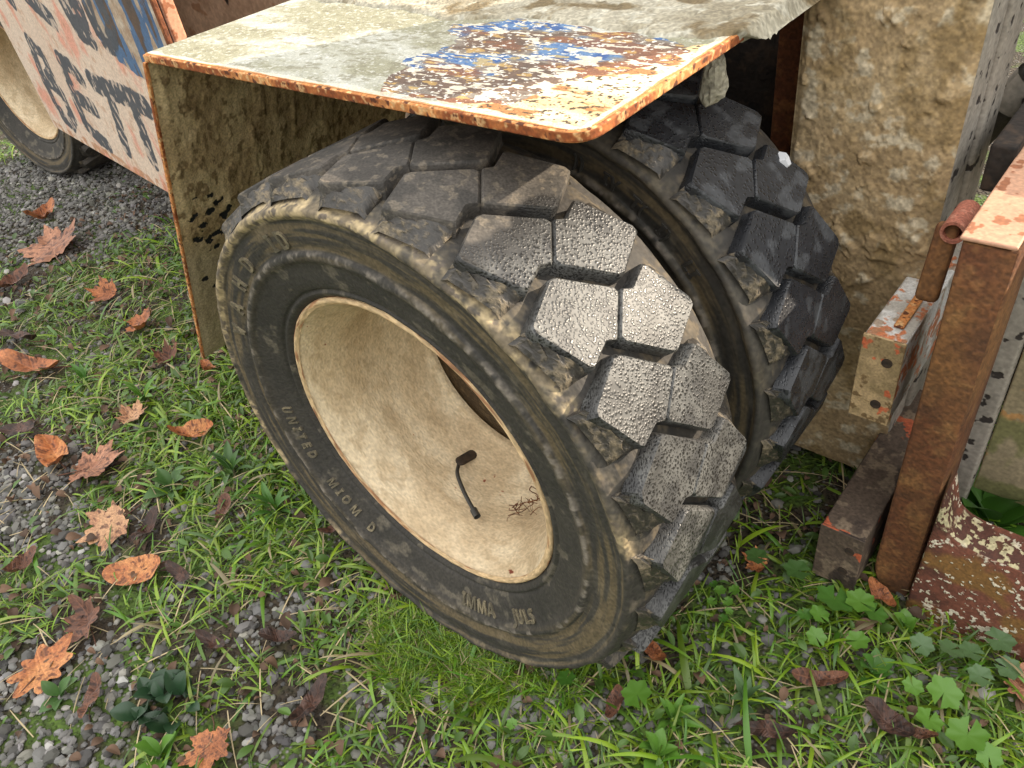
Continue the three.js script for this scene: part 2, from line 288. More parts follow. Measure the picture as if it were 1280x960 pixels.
// --- wheels. Local frame: axis along z, rim edge in the plane z = 0, outside towards +z
const R0 = 0.41, ZC = -0.095, NB = 25, deg = Math.PI / 180;
const tyreProf = smoothProfile([[0.243, -0.014], [0.249, -0.001], [0.257, 0.006], [0.262, 0.004], [0.266, 0.008], [0.285, 0.015], [0.303, 0.021], [0.312, 0.027], [0.318, 0.027], [0.322, 0.0235], [0.337, 0.0265], [0.350, 0.0285], [0.360, 0.0285], [0.366, 0.030], [0.372, 0.034], [0.378, 0.032], [0.381, 0.022], [0.386, 0.012], [0.390, 0.0], [0.391, -0.03], [0.391, -0.095]], 80);
// the tyre sits a little askew on its rim: the outer wall stands further out at the bottom
const askew = (x, y, z) => { const r = Math.hypot(x, y); return -0.015 * Math.cos(Math.atan2(y, x) - 1.05) * ss(0.25, 0.35, r) * ss(-0.05, 0.005, z); };
const warp = g => { const p = g.attributes.position; for (let i = 0; i < p.count; i++) { const x = p.getX(i), y = p.getY(i), z = p.getZ(i); p.setZ(i, z + askew(x, y, z)); } g.computeVertexNormals(); return g; };
const tyreFull = tyreProf.concat(tyreProf.slice(0, -1).reverse().map(([r, z]) => [r, 2 * ZC - z]));
const lump = (t, r, z) => { const x = Math.cos(t) * r, y = Math.sin(t) * r; return 0.0022 * (fw(x * 30, y * 30 + z * 30, 3, 401) - 0.5) + (r > 0.307 && r < 0.322 ? 0.006 * Math.max(0, fw(x * 60, y * 60, 3, 402) - 0.52) : 0) + (r > 0.364 ? 0.005 * (fw(x * 26, y * 26 + z * 26, 4, 403) - 0.5) : 0); };
const tyreRev = revolve(tyreFull, 320, lump); warp(tyreRev.g);
const sideFn = mudAmt => (u, v) => {
  const [r, z] = tyreRev.at(v), th = u * 2 * Math.PI;
  const n = fb(u, v, 36, 5, 411, 10), m = fb(u, v, 150, 4, 412, 40), g = fb(u, v, 620, 2, 413, 170), streak = fb(u, v, 22, 5, 414, 90);
  let c = mix3([64, 60, 54], [46, 44, 40], n); const outer = z > ZC;
  if (outer) {
    c = mix3(c, [112, 96, 68], ss(0.40, 0.66, streak) * ss(0.30, 0.33, r) * ss(0.374, 0.368, r) * 0.7);
    c = mix3(c, [120, 112, 102], ss(0.008, 0.0, Math.abs(r - 0.316)) * ss(0.42, 0.62, m)); if (r > 0.386) c = mix3([50, 47, 43], [92, 82, 66], ss(0.5, 0.72, m) * 0.8);  // shade of the gaps between lugs put into the floor colour
    const arc = 0.55 + 0.45 * Math.cos(th - 2.35);                                   // mud sits thickest on the upper left of the shoulder
    const k = ss(0.362, 0.369, r + 0.008 * (n - 0.5)) * ss(0.3895, 0.381, r + 0.010 * (m - 0.5)) * ss(0.72 - 0.42 * arc, 0.90 - 0.42 * arc, 0.6 * n + 0.4 * m + 0.12);
    c = mix3(c, mix3(mix3([164, 146, 112], [112, 100, 80], ss(0.42, 0.62, m)), [98, 88, 76], ss(0.60, 0.70, fb(u, v, 260, 3, 418, 70))), clamp(k * mudAmt));
    c = mix3(c, [132, 122, 104], ss(0.60, 0.72, fb(u, v, 60, 5, 417, 24)) * 0.45 * (r < 0.31 ? 1 : 0.4));
  } else c = mix3([52, 48, 43], [92, 80, 60], ss(0.5, 0.72, m) * 0.7);
  const k = 0.78 + 0.44 * g; return [c[0] * k, c[1] * k, c[2] * k, 0.4 * m + 0.3 * g + 0.3 * streak, 0.62 + 0.25 * n];
};
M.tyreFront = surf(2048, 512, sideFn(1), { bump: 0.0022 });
M.tyreBack = surf(1024, 256, sideFn(0.35), { bump: 0.0015 });

// tread block: outline in (degrees, z); last two of the outline are the shoulder edge, with a lug running down to the sidewall
function treadBlock(variant) {
  const j = s => (hsh(variant, s, 421) - 0.5);
  const top = [[7.2 + j(1) * 0.5, -0.057], [-0.4 + j(2) * 0.4, -0.117 + j(3) * 0.004], [-5.9 + j(4) * 0.4, -0.071], [-4.9, -0.057 + j(5) * 0.004], [-6.4 + j(6) * 0.7, -0.026 + j(7) * 0.012], [1.9 + j(8) * 1.2, 0.004 + j(9) * 0.006], [3.4, 0.003]];
  const n = top.length, cx = 0.5, cz = -0.05, ringIn = [], ringOut = [], ringMid = [], foot = [];
  const P3 = (d, z, r) => V(r * Math.cos(d * deg), r * Math.sin(d * deg), z);
  // rounded outline: each corner cut into two points
  const out = [];
  for (let i = 0; i < n; i++) { const a = top[(i + n - 1) % n], b = top[i], c = top[(i + 1) % n]; for (const [q, f] of [[a, 0.07], [c, 0.07]]) out.push([mix(b[0], q[0], f), mix(b[1], q[1], f)]); }
  const shrink = (p, k) => [p[0] + (cx - p[0]) * k, p[1] + (cz - p[1]) * k];
  for (const p of out) { const i = shrink(p, 0.020), m = shrink(p, -0.025), f = shrink(p, -0.085); ringIn.push(P3(...i, R0 + 0.0005)); ringMid.push(P3(...m, R0 - 0.0014)); ringOut.push(P3(...shrink(p, -0.045), R0 - 0.005)); foot.push(P3(...f, 0.388)); }
  const pos = [], uv = [], idx = [], N = out.length;
  const put = (v, d, z, o = 0) => { pos.push(v.x, v.y, v.z); uv.push(d, z); return pos.length / 3 - 1; };
  const id = [ringIn, ringMid, ringOut, foot].map((ring, k) => ring.map((v, i) => { const a = (out[i][0] - cx) * deg * R0, b = out[i][1] - cz, l = Math.hypot(a, b), f = 1 + [-0.055 * l, 0, 0.005, 0.034][k] / l; return put(v, cx + (out[i][0] - cx) * f, cz + b * f); }));
  for (const [a, b, c] of THREE.ShapeUtils.triangulateShape(out.map(p => new THREE.Vector2(p[0], p[1] * 150)), [])) idx.push(id[0][a], id[0][b], id[0][c]);
  for (let k = 0; k < 3; k++) for (let i = 0; i < N; i++) { const q = (i + 1) % N; idx.push(id[k][i], id[k + 1][i], id[k][q], id[k][q], id[k + 1][i], id[k + 1][q]); }
  // shoulder lug: chipped slanted face between the tread edge and the sidewall ring
  const gTop = finish(pos, uv, idx); pos.length = uv.length = idx.length = 0;
  const nu = 10, nv = 7, A = top[4], B = top[5], lug = [];
  const A2 = [A[0] - 0.2, 0.006, 0.3875], B2 = [B[0] + 1.8, 0.017, 0.3855];
  for (let v = 0; v <= nv; v++) for (let u = 0; u <= nu; u++) {
    const f = v / nv, e = u / nu, d = mix(mix(A[0], A2[0], f), mix(B[0] + 1.4, B2[0], f), e), z = mix(mix(A[1], A2[1], f), mix(B[1] + 0.001, B2[1], f), e), r = mix(R0 - 0.003, mix(A2[2], B2[2], e), Math.pow(f, 0.8)) + 0.004 * Math.sin(f * Math.PI) * Math.sin(e * Math.PI) + (u > 0 && u < nu && v > 0 && v < nv ? 0.005 * j(30 + v * 13 + u) : 0);
    lug.push(put(P3(d, z, u === 0 || u === nu ? r - 0.006 : r), d, z + f * 0.03));
  }
  for (let v = 0; v < nv; v++) for (let u = 0; u < nu; u++) { const a = lug[v * (nu + 1) + u], b = lug[v * (nu + 1) + u + 1], c = lug[(v + 1) * (nu + 1) + u], d = lug[(v + 1) * (nu + 1) + u + 1]; idx.push(a, b, c, b, d, c); }
  for (const u of [0, nu]) for (let v = 0; v < nv; v++) {           // side walls of the lug down to the carcass
    const a = lug[v * (nu + 1) + u], c = lug[(v + 1) * (nu + 1) + u], w = k => { const q = V(pos[k * 3], pos[k * 3 + 1], 0), s = 0.376 / q.length(); return put(V(q.x * s, q.y * s, pos[k * 3 + 2] - 0.02), u, v * 0.01); };
    const a2 = w(a), c2 = w(c); idx.push(a, c, a2, a2, c, c2);
  }
  return [gTop, finish(pos, uv, idx)];
}
function finish(pos, uv, idx) { const g = new THREE.BufferGeometry(); g.setAttribute('position', new THREE.Float32BufferAttribute(pos.slice(), 3)); g.setAttribute('uv', new THREE.Float32BufferAttribute(uv.slice(), 2)); g.setIndex(idx.slice()); return toCreasedNormals(g, 0.7); }
const blockG = [0, 1, 2, 3].map(treadBlock);
// the inner row is the outer row turned half round about the middle of the tread
const shiftUV = (g, fn) => { const h = g.clone(), a = h.attributes.uv; for (let i = 0; i < a.count; i++) a.setXY(i, ...fn(a.getX(i), a.getY(i))); return h; };
const metreUV = (g, k) => shiftUV(g, (d, z) => [d * deg * R0 + k * 0.17, z + k * 0.11]);
const blockGi = blockG.map(a => a.map(g => { const h = g.clone(); h.translate(0, 0, -ZC); h.rotateX(Math.PI); h.translate(0, 0, ZC); return h; }));

// rim: flared lip, barrel and the bowl down to the hub opening
const rimProf = smoothProfile([[0.246, -0.016], [0.246, -0.002], [0.242, 0.000], [0.238, -0.003], [0.228, -0.018], [0.216, -0.044], [0.208, -0.066], [0.205, -0.10], [0.199, -0.135], [0.187, -0.170], [0.174, -0.192], [0.166, -0.199], [0.164, -0.207]], 60);
const rimG = revolve(rimProf, 180, (t, r, z) => 0.0012 * (fw(Math.cos(t) * r * 40, Math.sin(t) * r * 40 + z * 40, 3, 431) - 0.5)).g;
const rimEdgeG = revolve(smoothProfile([[0.2475, -0.006], [0.2475, 0.000], [0.243, 0.0025], [0.2375, -0.001]], 10), 180, (t, r) => 0.0012 * (fw(Math.cos(t) * 14, Math.sin(t) * 14, 3, 432) - 0.5)).g;
const hubG = revolve([[0.172, -0.204], [0.168, -0.255], [0.07, -0.26], [0.068, -0.215], [0.05, -0.205], [0.002, -0.204]], 64).g;
const font = await new FontLoader().loadAsync('fonts/droid/droid_sans_bold.typeface.json');
// raised lettering bent round the sidewall; inward = letters with their feet outwards
function lettering(text, r0, size, mid, parent, inward, mat, zAt) {
  const tg = new TextGeometry(text, { font, size, depth: 0.004, curveSegments: 3, bevelEnabled: false }); tg.computeBoundingBox();
  const w = tg.boundingBox.max.x, p = tg.attributes.position;
  for (let i = 0; i < p.count; i++) {
    const x = p.getX(i) - w / 2, y = p.getY(i), z = p.getZ(i), r = inward ? r0 - y : r0 + y, t = mid * deg + (inward ? x : -x) / r0;
    p.setXYZ(i, r * Math.cos(t), r * Math.sin(t), zAt(r) - 0.0014 + z);
  }
  warp(tg);
  return mesh('lettering', boxUV(tg), mat, parent);
}
const zSide = r => { let k = 1; while (k < tyreProf.length - 1 && tyreProf[k][0] < r) k++; const a = tyreProf[k - 1], b = tyreProf[k]; return mix(a[1], b[1], clamp((r - a[0]) / (b[0] - a[0] || 1))); };
M.letter = surf(256, 256, (u, v) => { const n = fb(u, v, 8, 5, 441), g = fb(u, v, 60, 2, 442); const c = mix3([92, 85, 70], [128, 117, 94], ss(0.4, 0.66, n)); return [c[0] * (0.8 + 0.4 * g), c[1] * (0.8 + 0.4 * g), c[2] * (0.8 + 0.4 * g), n, 0.65]; }, { bump: 0.001, tile: 0.1 });

function wheel(label, pos, turn, phase, look) {
  const w = part('wheel', label); w.position.copy(pos); w.rotation.y = turn;
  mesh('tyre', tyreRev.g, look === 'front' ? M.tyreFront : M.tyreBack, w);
  mesh('rim', rimG, M.rimPaint, w); mesh('rim_edge', rimEdgeG, M.rimEdge, w); mesh('hub', hubG, M.hubDark, w);
  for (let i = 0; i < NB; i++) for (const inner of [0, 1]) {
    const a = phase + i * 360 / NB + (inner ? 7.7 : 0), nn = ((a % 360) + 360) % 360;
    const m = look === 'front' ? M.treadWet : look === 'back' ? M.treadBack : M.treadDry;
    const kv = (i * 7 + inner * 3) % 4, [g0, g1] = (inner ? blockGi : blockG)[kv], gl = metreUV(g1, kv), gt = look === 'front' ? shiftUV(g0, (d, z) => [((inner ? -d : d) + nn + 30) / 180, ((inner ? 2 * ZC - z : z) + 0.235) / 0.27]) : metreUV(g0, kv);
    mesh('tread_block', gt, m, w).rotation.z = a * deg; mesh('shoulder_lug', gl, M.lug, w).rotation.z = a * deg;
  }
  return w;
}
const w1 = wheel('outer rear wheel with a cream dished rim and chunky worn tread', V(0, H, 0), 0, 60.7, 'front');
const w2 = wheel('inner rear wheel, wet black tread close against the outer one', V(0, H, -0.320), 0, 62.3 - 14.4, 'back');
for (const [t, r, s, mid, inw] of [['V', 0.327, 0.024, 160, false], ['A', 0.327, 0.024, 151, false], ['H', 0.327, 0.024, 141, false], ['D', 0.327, 0.024, 131, false], ['I D', 0.326, 0.026, 112, false], ['U N I T E D', 0.300, 0.016, 197, true], ['M I O M', 0.300, 0.016, 224, true], ['D', 0.300, 0.016, 238, true], ['IMMA', 0.302, 0.020, 287, true], ['JULS', 0.302, 0.020, 309, true]]) lettering(t, r, s, mid, w1, inw, M.letter, zSide);
for (const [t, mid] of [['))', 73], ['IY', 64], ['T(', 56], ['I)', 48], ['LI', 38]]) lettering(t, 0.325, 0.020, mid, w2, false, M.blackRubber, zSide);
// valve: slot in the rim, bent stem, cap
{
  const s = [-0.070, -0.178], v = new THREE.Group(); v.name = 'valve'; w1.add(v);
  const q = V(-0.0670, -0.1775, -0.149);
  const sl = new THREE.CapsuleGeometry(0.0095, 0.040, 4, 12); sl.rotateX(Math.PI / 2); sl.scale(1, 0.45, 1); sl.rotateZ(-0.36);
  const o = mesh('valve_slot_dark', boxUV(sl), M.darkSteel, v); o.position.copy(q); o.rotation.set(-0.27, 0.0, 0);  // dark capsule laid on the rim for the shaded opening
  mesh('valve_stem', boxUV(tubeG([[-0.070, -0.180, -0.125], [-0.052, -0.172, -0.105], [-0.030, -0.175, -0.090], [-0.004, -0.179, -0.076], [0.018, -0.183, -0.066]], 0.0034, 20, 8)), M.blackRubber, v);
  mesh('valve_cap', boxUV(tubeG([[0.016, -0.183, -0.067], [0.022, -0.184, -0.064], [0.030, -0.1855, -0.0605]], 0.0060, 6, 10)), M.blackRubber, v);
}
// a knot of dry rusty roots lodged in the bowl
{
  const gs = []; for (let i = 0; i < 20; i++) { const a = -0.95 + rr(-0.14, 0.14), r = rr(0.185, 0.203), z = rr(-0.15, -0.09), p = [[r * Math.cos(a), r * Math.sin(a), z]]; for (let k = 0; k < 3; k++) { const l = p[p.length - 1]; p.push([l[0] - rr(-0.004, 0.012), l[1] + rr(-0.006, 0.010), l[2] + rr(-0.012, 0.016)]); } gs.push(tubeG(p, rr(0.0004, 0.0009), 6, 4)); }
  const o = tag(mesh('root_debris', boxUV(mergeGeometries(gs)), M.rustBrown, scene), 'tuft of dry brown roots caught inside the cream wheel rim', 'debris'); o.position.y = H;
}

// --- mudguard: top plate over both tyres, raked front plate, crust of dried mud
const YF = 0.46 + H, FX0 = -0.561, FX1 = 0.262, FZ1 = -0.107, FZ0 = -0.72, TH = 0.012;
const plateXZ = (px, py) => { const p = onAxis(px, py, 'y', YF); return [p.x, p.z]; };
const guard = part('mudguard', 'bent steel mudguard, pale paint worn down to blue and rust');
const bluePoly = [[478, 108], [505, 82], [530, 72], [566, 52], [560, 34], [640, 24], [760, 40], [850, 48], [880, 58], [800, 84], [742, 92], [690, 108], [640, 126], [560, 128], [500, 122]].map(p => plateXZ(...p));
const creamPoly = [[560, 128], [640, 126], [700, 100], [800, 82], [880, 58], [930, 40], [960, 40], [735, 172], [600, 150]].map(p => plateXZ(...p));
const PW = FX1 - FX0, PD = FZ1 - FZ0;
M.guardTop = surf(1280, 880, (u, v) => {
  const x0 = FX0 + u * PW, z0 = FZ0 + v * PD, w1_ = 0.06 * (fw(x0 * 22, z0 * 34, 5, 501) - 0.5), w2_ = 0.045 * (fw(x0 * 22, z0 * 34, 5, 502) - 0.5), x = x0 + w1_, z = z0 + w2_;
  const g = fw(x0 * 700, z0 * 700, 2, 503), n = fw(x0 * 9, z0 * 22, 5, 504), m = fw(x0 * 60, z0 * 110, 4, 505), f = fw(x0 * 170, z0 * 260, 3, 506);
  let c = mix3([176, 176, 164], [142, 140, 118], ss(0.35, 0.65, n)), h = 0.5 + 0.2 * m, ro = 0.75;
  c = mix3(c, [120, 116, 96], ss(0.56, 0.7, m) * 0.6); c = mix3(c, [206, 206, 200], ss(0.6, 0.74, f) * 0.6);
  if (inPoly(x, z, creamPoly)) { c = mix3([224, 210, 176], [196, 172, 128], ss(0.4, 0.66, n)); c = mix3(c, [150, 96, 52], ss(0.56, 0.64, fw(x0 * 30, z0 * 60, 5, 507)) * 0.85); c = mix3(c, [70, 56, 40], ss(0.64, 0.68, f)); h = 0.55; }
  if (inPoly(x, z, bluePoly)) {
    const k = fw(x0 * 9 + 7, z0 * 24, 6, 508), k2 = fw(x0 * 9, z0 * 24, 6, 509), k3 = fw(x0 * 40, z0 * 110, 4, 510);
    const kb = ss(0.49, 0.57, k), kd = ss(0.47, 0.40, k), kr = ss(0.57, 0.66, k2);
    c = mix3([146, 136, 124], [108, 98, 88], n); c = mix3(c, mix3([52, 86, 138], [92, 124, 162], ss(0.35, 0.65, m)), kb); c = mix3(c, mix3([112, 88, 72], [84, 70, 62], m), kd * 0.9); c = mix3(c, mix3([138, 90, 64], [112, 72, 52], m), kr * 0.85); h = 0.42 + 0.12 * kb - 0.1 * kr;
    c = mix3(c, [206, 196, 176], ss(0.62, 0.65, k3)); if (k3 < 0.34) c = mix3([196, 160, 92], c, 0.3); if (f > 0.68) c = [214, 210, 200];
  }
  const toEdge = Math.min(FZ1 - z0, FX1 - x0);                              // bare rust and leftover white along the worn rim
  if (toEdge < 0.014 + w1_ * 0.25) c = mix3(c, [214, 204, 184], 0.75); if (toEdge < 0.006 + 0.14 * w2_) c = mix3([172, 112, 68], [206, 160, 104], m);
  const k = 0.84 + 0.32 * g; return [c[0] * k, c[1] * k, c[2] * k, h + 0.2 * g, ro];
}, { bump: 0.0025 });
{
  const s = new THREE.Shape(), rc = 0.035; s.moveTo(FX0, -FZ1); s.lineTo(FX1 - rc, -FZ1); s.quadraticCurveTo(FX1, -FZ1, FX1, -FZ1 + rc); s.lineTo(FX1, -FZ0); s.lineTo(FX0, -FZ0);
  const g0 = new THREE.ExtrudeGeometry(s, { depth: TH - 0.005, bevelEnabled: true, bevelThickness: 0.0025, bevelSize: 0.0025, bevelOffset: -0.0025, bevelSegments: 3, curveSegments: 12 }); g0.translate(0, 0, 0.0025); g0.rotateX(-Math.PI / 2); g0.translate(0, YF - TH, 0);
  const rim = boxUV(g0); mesh('top_plate_edge', rim, M.rustOrange, guard, 'rusty orange plate edge');
  // painted skin just above the steel, following the same rounded outline
  const s2 = new THREE.Shape(), e = 0.0035; s2.moveTo(FX0 + e, -FZ1 + e); s2.lineTo(FX1 - rc, -FZ1 + e); s2.quadraticCurveTo(FX1 - e, -FZ1 + e, FX1 - e, -FZ1 + rc); s2.lineTo(FX1 - e, -FZ0); s2.lineTo(FX0 + e, -FZ0);
  const g = new THREE.ExtrudeGeometry(s2, { depth: 0.0012, bevelEnabled: false, curveSegments: 12 }); g.rotateX(-Math.PI / 2); g.translate(0, YF - 0.0004, 0);
  const p = g.attributes.position, uv = g.attributes.uv; for (let i = 0; i < p.count; i++) uv.setXY(i, (p.getX(i) - FX0) / PW, (p.getZ(i) - FZ0) / PD);
  mesh('top_plate_paint', g, M.guardTop, guard, 'pale grey paint worn through to blue, brown and cream patches');
  // crust of dried mud and mortar on the inboard half
  const edge = [[340, -30], [400, 4], [500, 14], [560, 28], [620, 26], [660, 24], [760, 40], [830, 50], [880, 52], [935, 44], [985, 30]].map(q => plateXZ(...q));
  const zEdge = x => { let k = 1; while (k < edge.length - 1 && edge[k][0] < x) k++; const a = edge[k - 1], b = edge[k]; return mix(a[1], b[1], clamp((x - a[0]) / (b[0] - a[0] || 1))); };
  const cg = sheet(190, 90, (u, v) => {
    const x = mix(-0.50, 0.284, u), z = mix(FZ0, -0.24, v), d = zEdge(x) + 0.014 * (fw(x * 30, z * 30, 3, 521) - 0.5) - z, over = ss(0.258, 0.284, x);
    const n = fw(x * 16, z * 30, 5, 522), big = fw(x * 5, z * 12, 3, 523), crack = ss(0.012, 0.0, Math.abs(fw(x * 7, z * 26, 4, 524) - 0.5));
    const hgt = ss(-0.002, 0.012, d) * (0.006 + 0.004 * n + 0.007 * ss(0.0, 0.22, d) * big - 0.004 * crack) - 0.003 + (d < 0 ? -0.01 : 0);
    const on = ss(-0.004, 0.014, d);
    return V(mix(Math.min(x, FX1 - 0.006), x - over * 0.008 * n, on), YF + hgt - over * over * (0.014 + 0.012 * n) * on, z);
  }, (u, v) => [u * 0.79, v * 0.48]);
  mesh('mud_crust', cg, M.crust, guard, 'thick grey crust of dried mud');
}
// raked front plate with mud thrown up by the tyre on its inner face
{
  const slope = -0.48, y0 = 0.130, yt = YF - TH - 0.001, z1 = FZ1, z0 = FZ0, X = y => FX0 + 0.004 + slope * (YF - y);
  const n = V(1, slope, 0).normalize();
  const s = new THREE.Shape(); s.moveTo(z1, y0); s.lineTo(z0, y0); s.lineTo(z0, yt); s.lineTo(z1, yt);
  const pg = sheet(2, 2, (u, v) => V(0, 0, 0)); const boxPts = [];
  const g = new RoundedBoxGeometry(0.010, (yt - y0) / Math.cos(Math.atan(slope)), z1 - z0, 2, 0.003); const L = (yt - y0);
  const gp = g.attributes.position; for (let i = 0; i < gp.count; i++) { const v = gp.getY(i) * Math.cos(Math.atan(slope)) + (yt + y0) / 2; gp.setXYZ(i, X(v) - 0.006 + gp.getX(i), v, (z0 + z1) / 2 + gp.getZ(i)); } g.computeVertexNormals();
  mesh('front_plate', boxUV(g), M.rustOrange, guard, 'steel plate with rusty edge');
  const mg = sheet(230, 260, (u, v) => {
    const z = mix(z1 - 0.004, z0, u), y = mix(y0 + 0.004, yt, v), k = ss(0.42, 0.52, y + 0.05 * (fw(z * 14, y * 14, 3, 531) - 0.5));
    const big = fw(z * 26, y * 11, 4, 532), fine = fw(z * 70, y * 42, 4, 533), inb = ss(-0.16, -0.30, z), thin = ss(0, 0.03, u) * ss(0, 0.03, v) * ss(1.0, 0.985, v);
    const h = 0.0012 + thin * (0.0015 + k * (0.0015 + 0.0016 * ss(0.35, 0.8, big) * (0.4 + inb) + 0.002 * (ss(0.45, 0.72, fine)) + 0.001 * fw(z * 180, y * 150, 2, 537) + inb * 0.0035 * ss(0.5, 0.7, fw(z * 36, y * 8, 3, 535))) + (1 - k) * 0.003 * fine);
    return V(X(y) + h * n.x, y + h * n.y * 0.3, z);
  }, (u, v) => [u * (z1 - z0), v * (yt - y0)]);
  const ph = (px, py) => { const q = onPlane(px, py, V(X(0.5), 0.5, 0), n); return [q.z, q.y]; };
  const spots = [[238, 272, 7], [262, 262, 9], [270, 252, 8], [284, 258, 6], [252, 282, 6], [246, 299, 8], [262, 296, 9], [272, 290, 8], [270, 353, 7], [256, 348, 3], [281, 375, 5], [215, 229, 3], [262, 244, 3], [290, 268, 5], [278, 270, 9], [240, 248, 3], [275, 330, 3], [268, 308, 4]].map(([x, y, r]) => { const [a, b] = ph(x, y); return [a, b, r / 1000 * 1.15]; });
  M.guardMud = surf(640, 640, (u, v) => {
    const z = mix(z1 - 0.004, z0, u), y = mix(y0 + 0.004, yt, v), n0 = fw(z * 20, y * 14, 6, 541), m = fw(z * 90, y * 60, 4, 542), gr = fw(z * 420, y * 420, 2, 543);
    let c = mix3([200, 176, 134], [176, 150, 110], ss(0.35, 0.65, n0)); c = mix3(c, [112, 90, 58], ss(0.56, 0.7, m) * 0.7);
    const low = ss(0.50, 0.40, y + 0.06 * (fw(z * 16, y * 16, 4, 545) - 0.5)); c = mix3(c, mix3([186, 170, 142], [164, 146, 116], n0), low * 0.85);
    let k = 0; for (const s_ of spots) { const d = Math.hypot((z - s_[0]) * 0.8, y - s_[1]) + 0.020 * (fw(z * 110, y * 110, 3, 547) - 0.5); k = Math.max(k, 1 - ss(s_[2] * 0.75, s_[2] * 0.95, d)); }
    c = mix3(c, [18, 17, 18], k);
    const q = 0.8 + 0.4 * gr; return [c[0] * q, c[1] * q, c[2] * q, (0.5 * n0 + 0.4 * m + 0.2 * gr) * (1 - k), mix(0.9, 0.35, k)];
  }, { bump: 0.0025 });
  const p = mg.attributes.position, uvA = mg.attributes.uv; for (let i = 0; i < p.count; i++) uvA.setXY(i, (z1 - 0.004 - p.getZ(i)) / (z1 - 0.004 - z0), (p.getY(i) - y0 - 0.004) / (yt - y0 - 0.004));
  mesh('mud_coat', mg, M.guardMud, guard, 'brown splashed mud with black bare spots');
}
// --- body behind the mudguard, closed dark space round the axle
M.body = surf(512, 512, (u, v) => {
  const n = fb(u, v, 4, 6, 581), m = fb(u, v, 20, 4, 582), g = fb(u, v, 90, 2, 583); let c = mix3([196, 182, 162], [168, 152, 132], ss(0.36, 0.64, n)); c = mix3(c, [150, 120, 92], ss(0.58, 0.7, m) * 0.7); c = mix3(c, [30, 30, 32], ss(0.70, 0.72, fb(u, v, 5, 5, 584)));
  return [c[0] * (0.88 + 0.24 * g), c[1] * (0.88 + 0.24 * g), c[2] * (0.88 + 0.24 * g), 0.5 * n + 0.4 * m, 0.75];
}, { bump: 0.002, tile: 0.7 });
mesh('body_panel', bx(-2.5, -0.25, 0.24, 0.95, -1.6, -0.735, 0.01), M.body, machine, 'pale painted body side behind the mudguard');
mesh('chassis', bx(-0.248, 0.165, 0.20, 0.93, -1.6, -0.80, 0.01), M.darkSteel, machine);
mesh('unseen_shade_body', bx(-4.4, -0.62, 0.96, 2.1, -2.4, -0.95, 0.03), M.body, machine, 'unseen upper body added to shade the ground at the left');  // out of view, placed to keep the sun off the ground at left
{ const ax_ = new THREE.CylinderGeometry(0.07, 0.07, 1.1, 20); ax_.rotateX(Math.PI / 2); ax_.translate(0, H, -0.78); mesh('axle', boxUV(ax_), M.darkSteel, machine); }
mesh('inner_post', bx(0.170, 0.216, 0.46, 1.30, -0.80, -0.73, 0.004), M.rustBrown, machine, 'brown rusty upright');
{ // clod of dried mud hanging under the mudguard
  const p0 = onAxis(893, 100, 'z', -0.43), g = new THREE.IcosahedronGeometry(0.03, 3), p = g.attributes.position; for (let i = 0; i < p.count; i++) { const q = V().fromBufferAttribute(p, i), f = 0.6 + 0.8 * fw(q.x * 60 + 9, q.y * 60 + q.z * 50, 3, 551); p.setXYZ(i, q.x * 0.55 * f, q.y * 1.15 * f, q.z * 0.6 * f); } g.computeVertexNormals();
  const o = tag(mesh('mud_clod', boxUV(g), M.crust, scene), 'grey lump of dried mud hanging under the mudguard corner', 'mud lump'); o.position.copy(p0);
}
// --- mud-caked upright beam beside the inner tyre
{
  const x0 = 0.238, x1 = 0.466, z = -0.652, beam = part('side_beam', 'upright beam caked in brown mud');
  mesh('beam_core', bx(x0, x1, 0.02, 1.25, -0.735, z - 0.004, 0.006), M.greyPlank, beam);
  mesh('beam_flange', bx(x0 + 0.02, x1 + 0.006, 0.02, 1.25, -0.830, -0.739, 0.008), M.greyPlank, beam);
  const g = sheet(170, 420, (u, v) => {
    const x = mix(x0 + 0.001, x1 - 0.001, u), y = mix(0.025, 1.22, v), e = ss(0, 0.05, u) * ss(1, 0.95, u), big = fw(x * 22, y * 22, 4, 561), f = fw(x * 70, y * 80, 4, 562), line = 0.30 + 0.10 * (x - x0) / 0.228 * 2 + 0.03 * (fw(x * 30, y * 4, 3, 563) - 0.5), k = ss(line - 0.004, line + 0.006, y);
    return V(x, y, z + 0.001 + e * (k * (0.003 + 0.0022 * ss(0.35, 0.75, big) + 0.0016 * ss(0.40, 0.72, f) + 0.005 * ss(0.64, 0.76, fw(x * 34, y * 40, 3, 566)) + 0.001 * fw(x * 170, y * 170, 2, 565)) + (1 - k) * 0.002 * f));
  }, (u, v) => [u * 0.228, v * 1.2]);
  mesh('caked_mud', g, M.mudWarm, beam, 'lumpy brown mud');
}
mesh('dark_shade_block', bx(0.50, 0.86, 0.12, 1.08, -1.35, -0.97, 0.02), M.darkSteel, machine, 'dark machinery block sized to shade the inner tyre');  // dark block for the black machinery, sized to keep sun off the inner tyre
mesh('dark_backing', bx(0.50, 1.7, 0.015, 0.60, -1.36, -1.0, 0.02), M.darkSteel, machine);  // dark backing added so the gap behind the post reads black
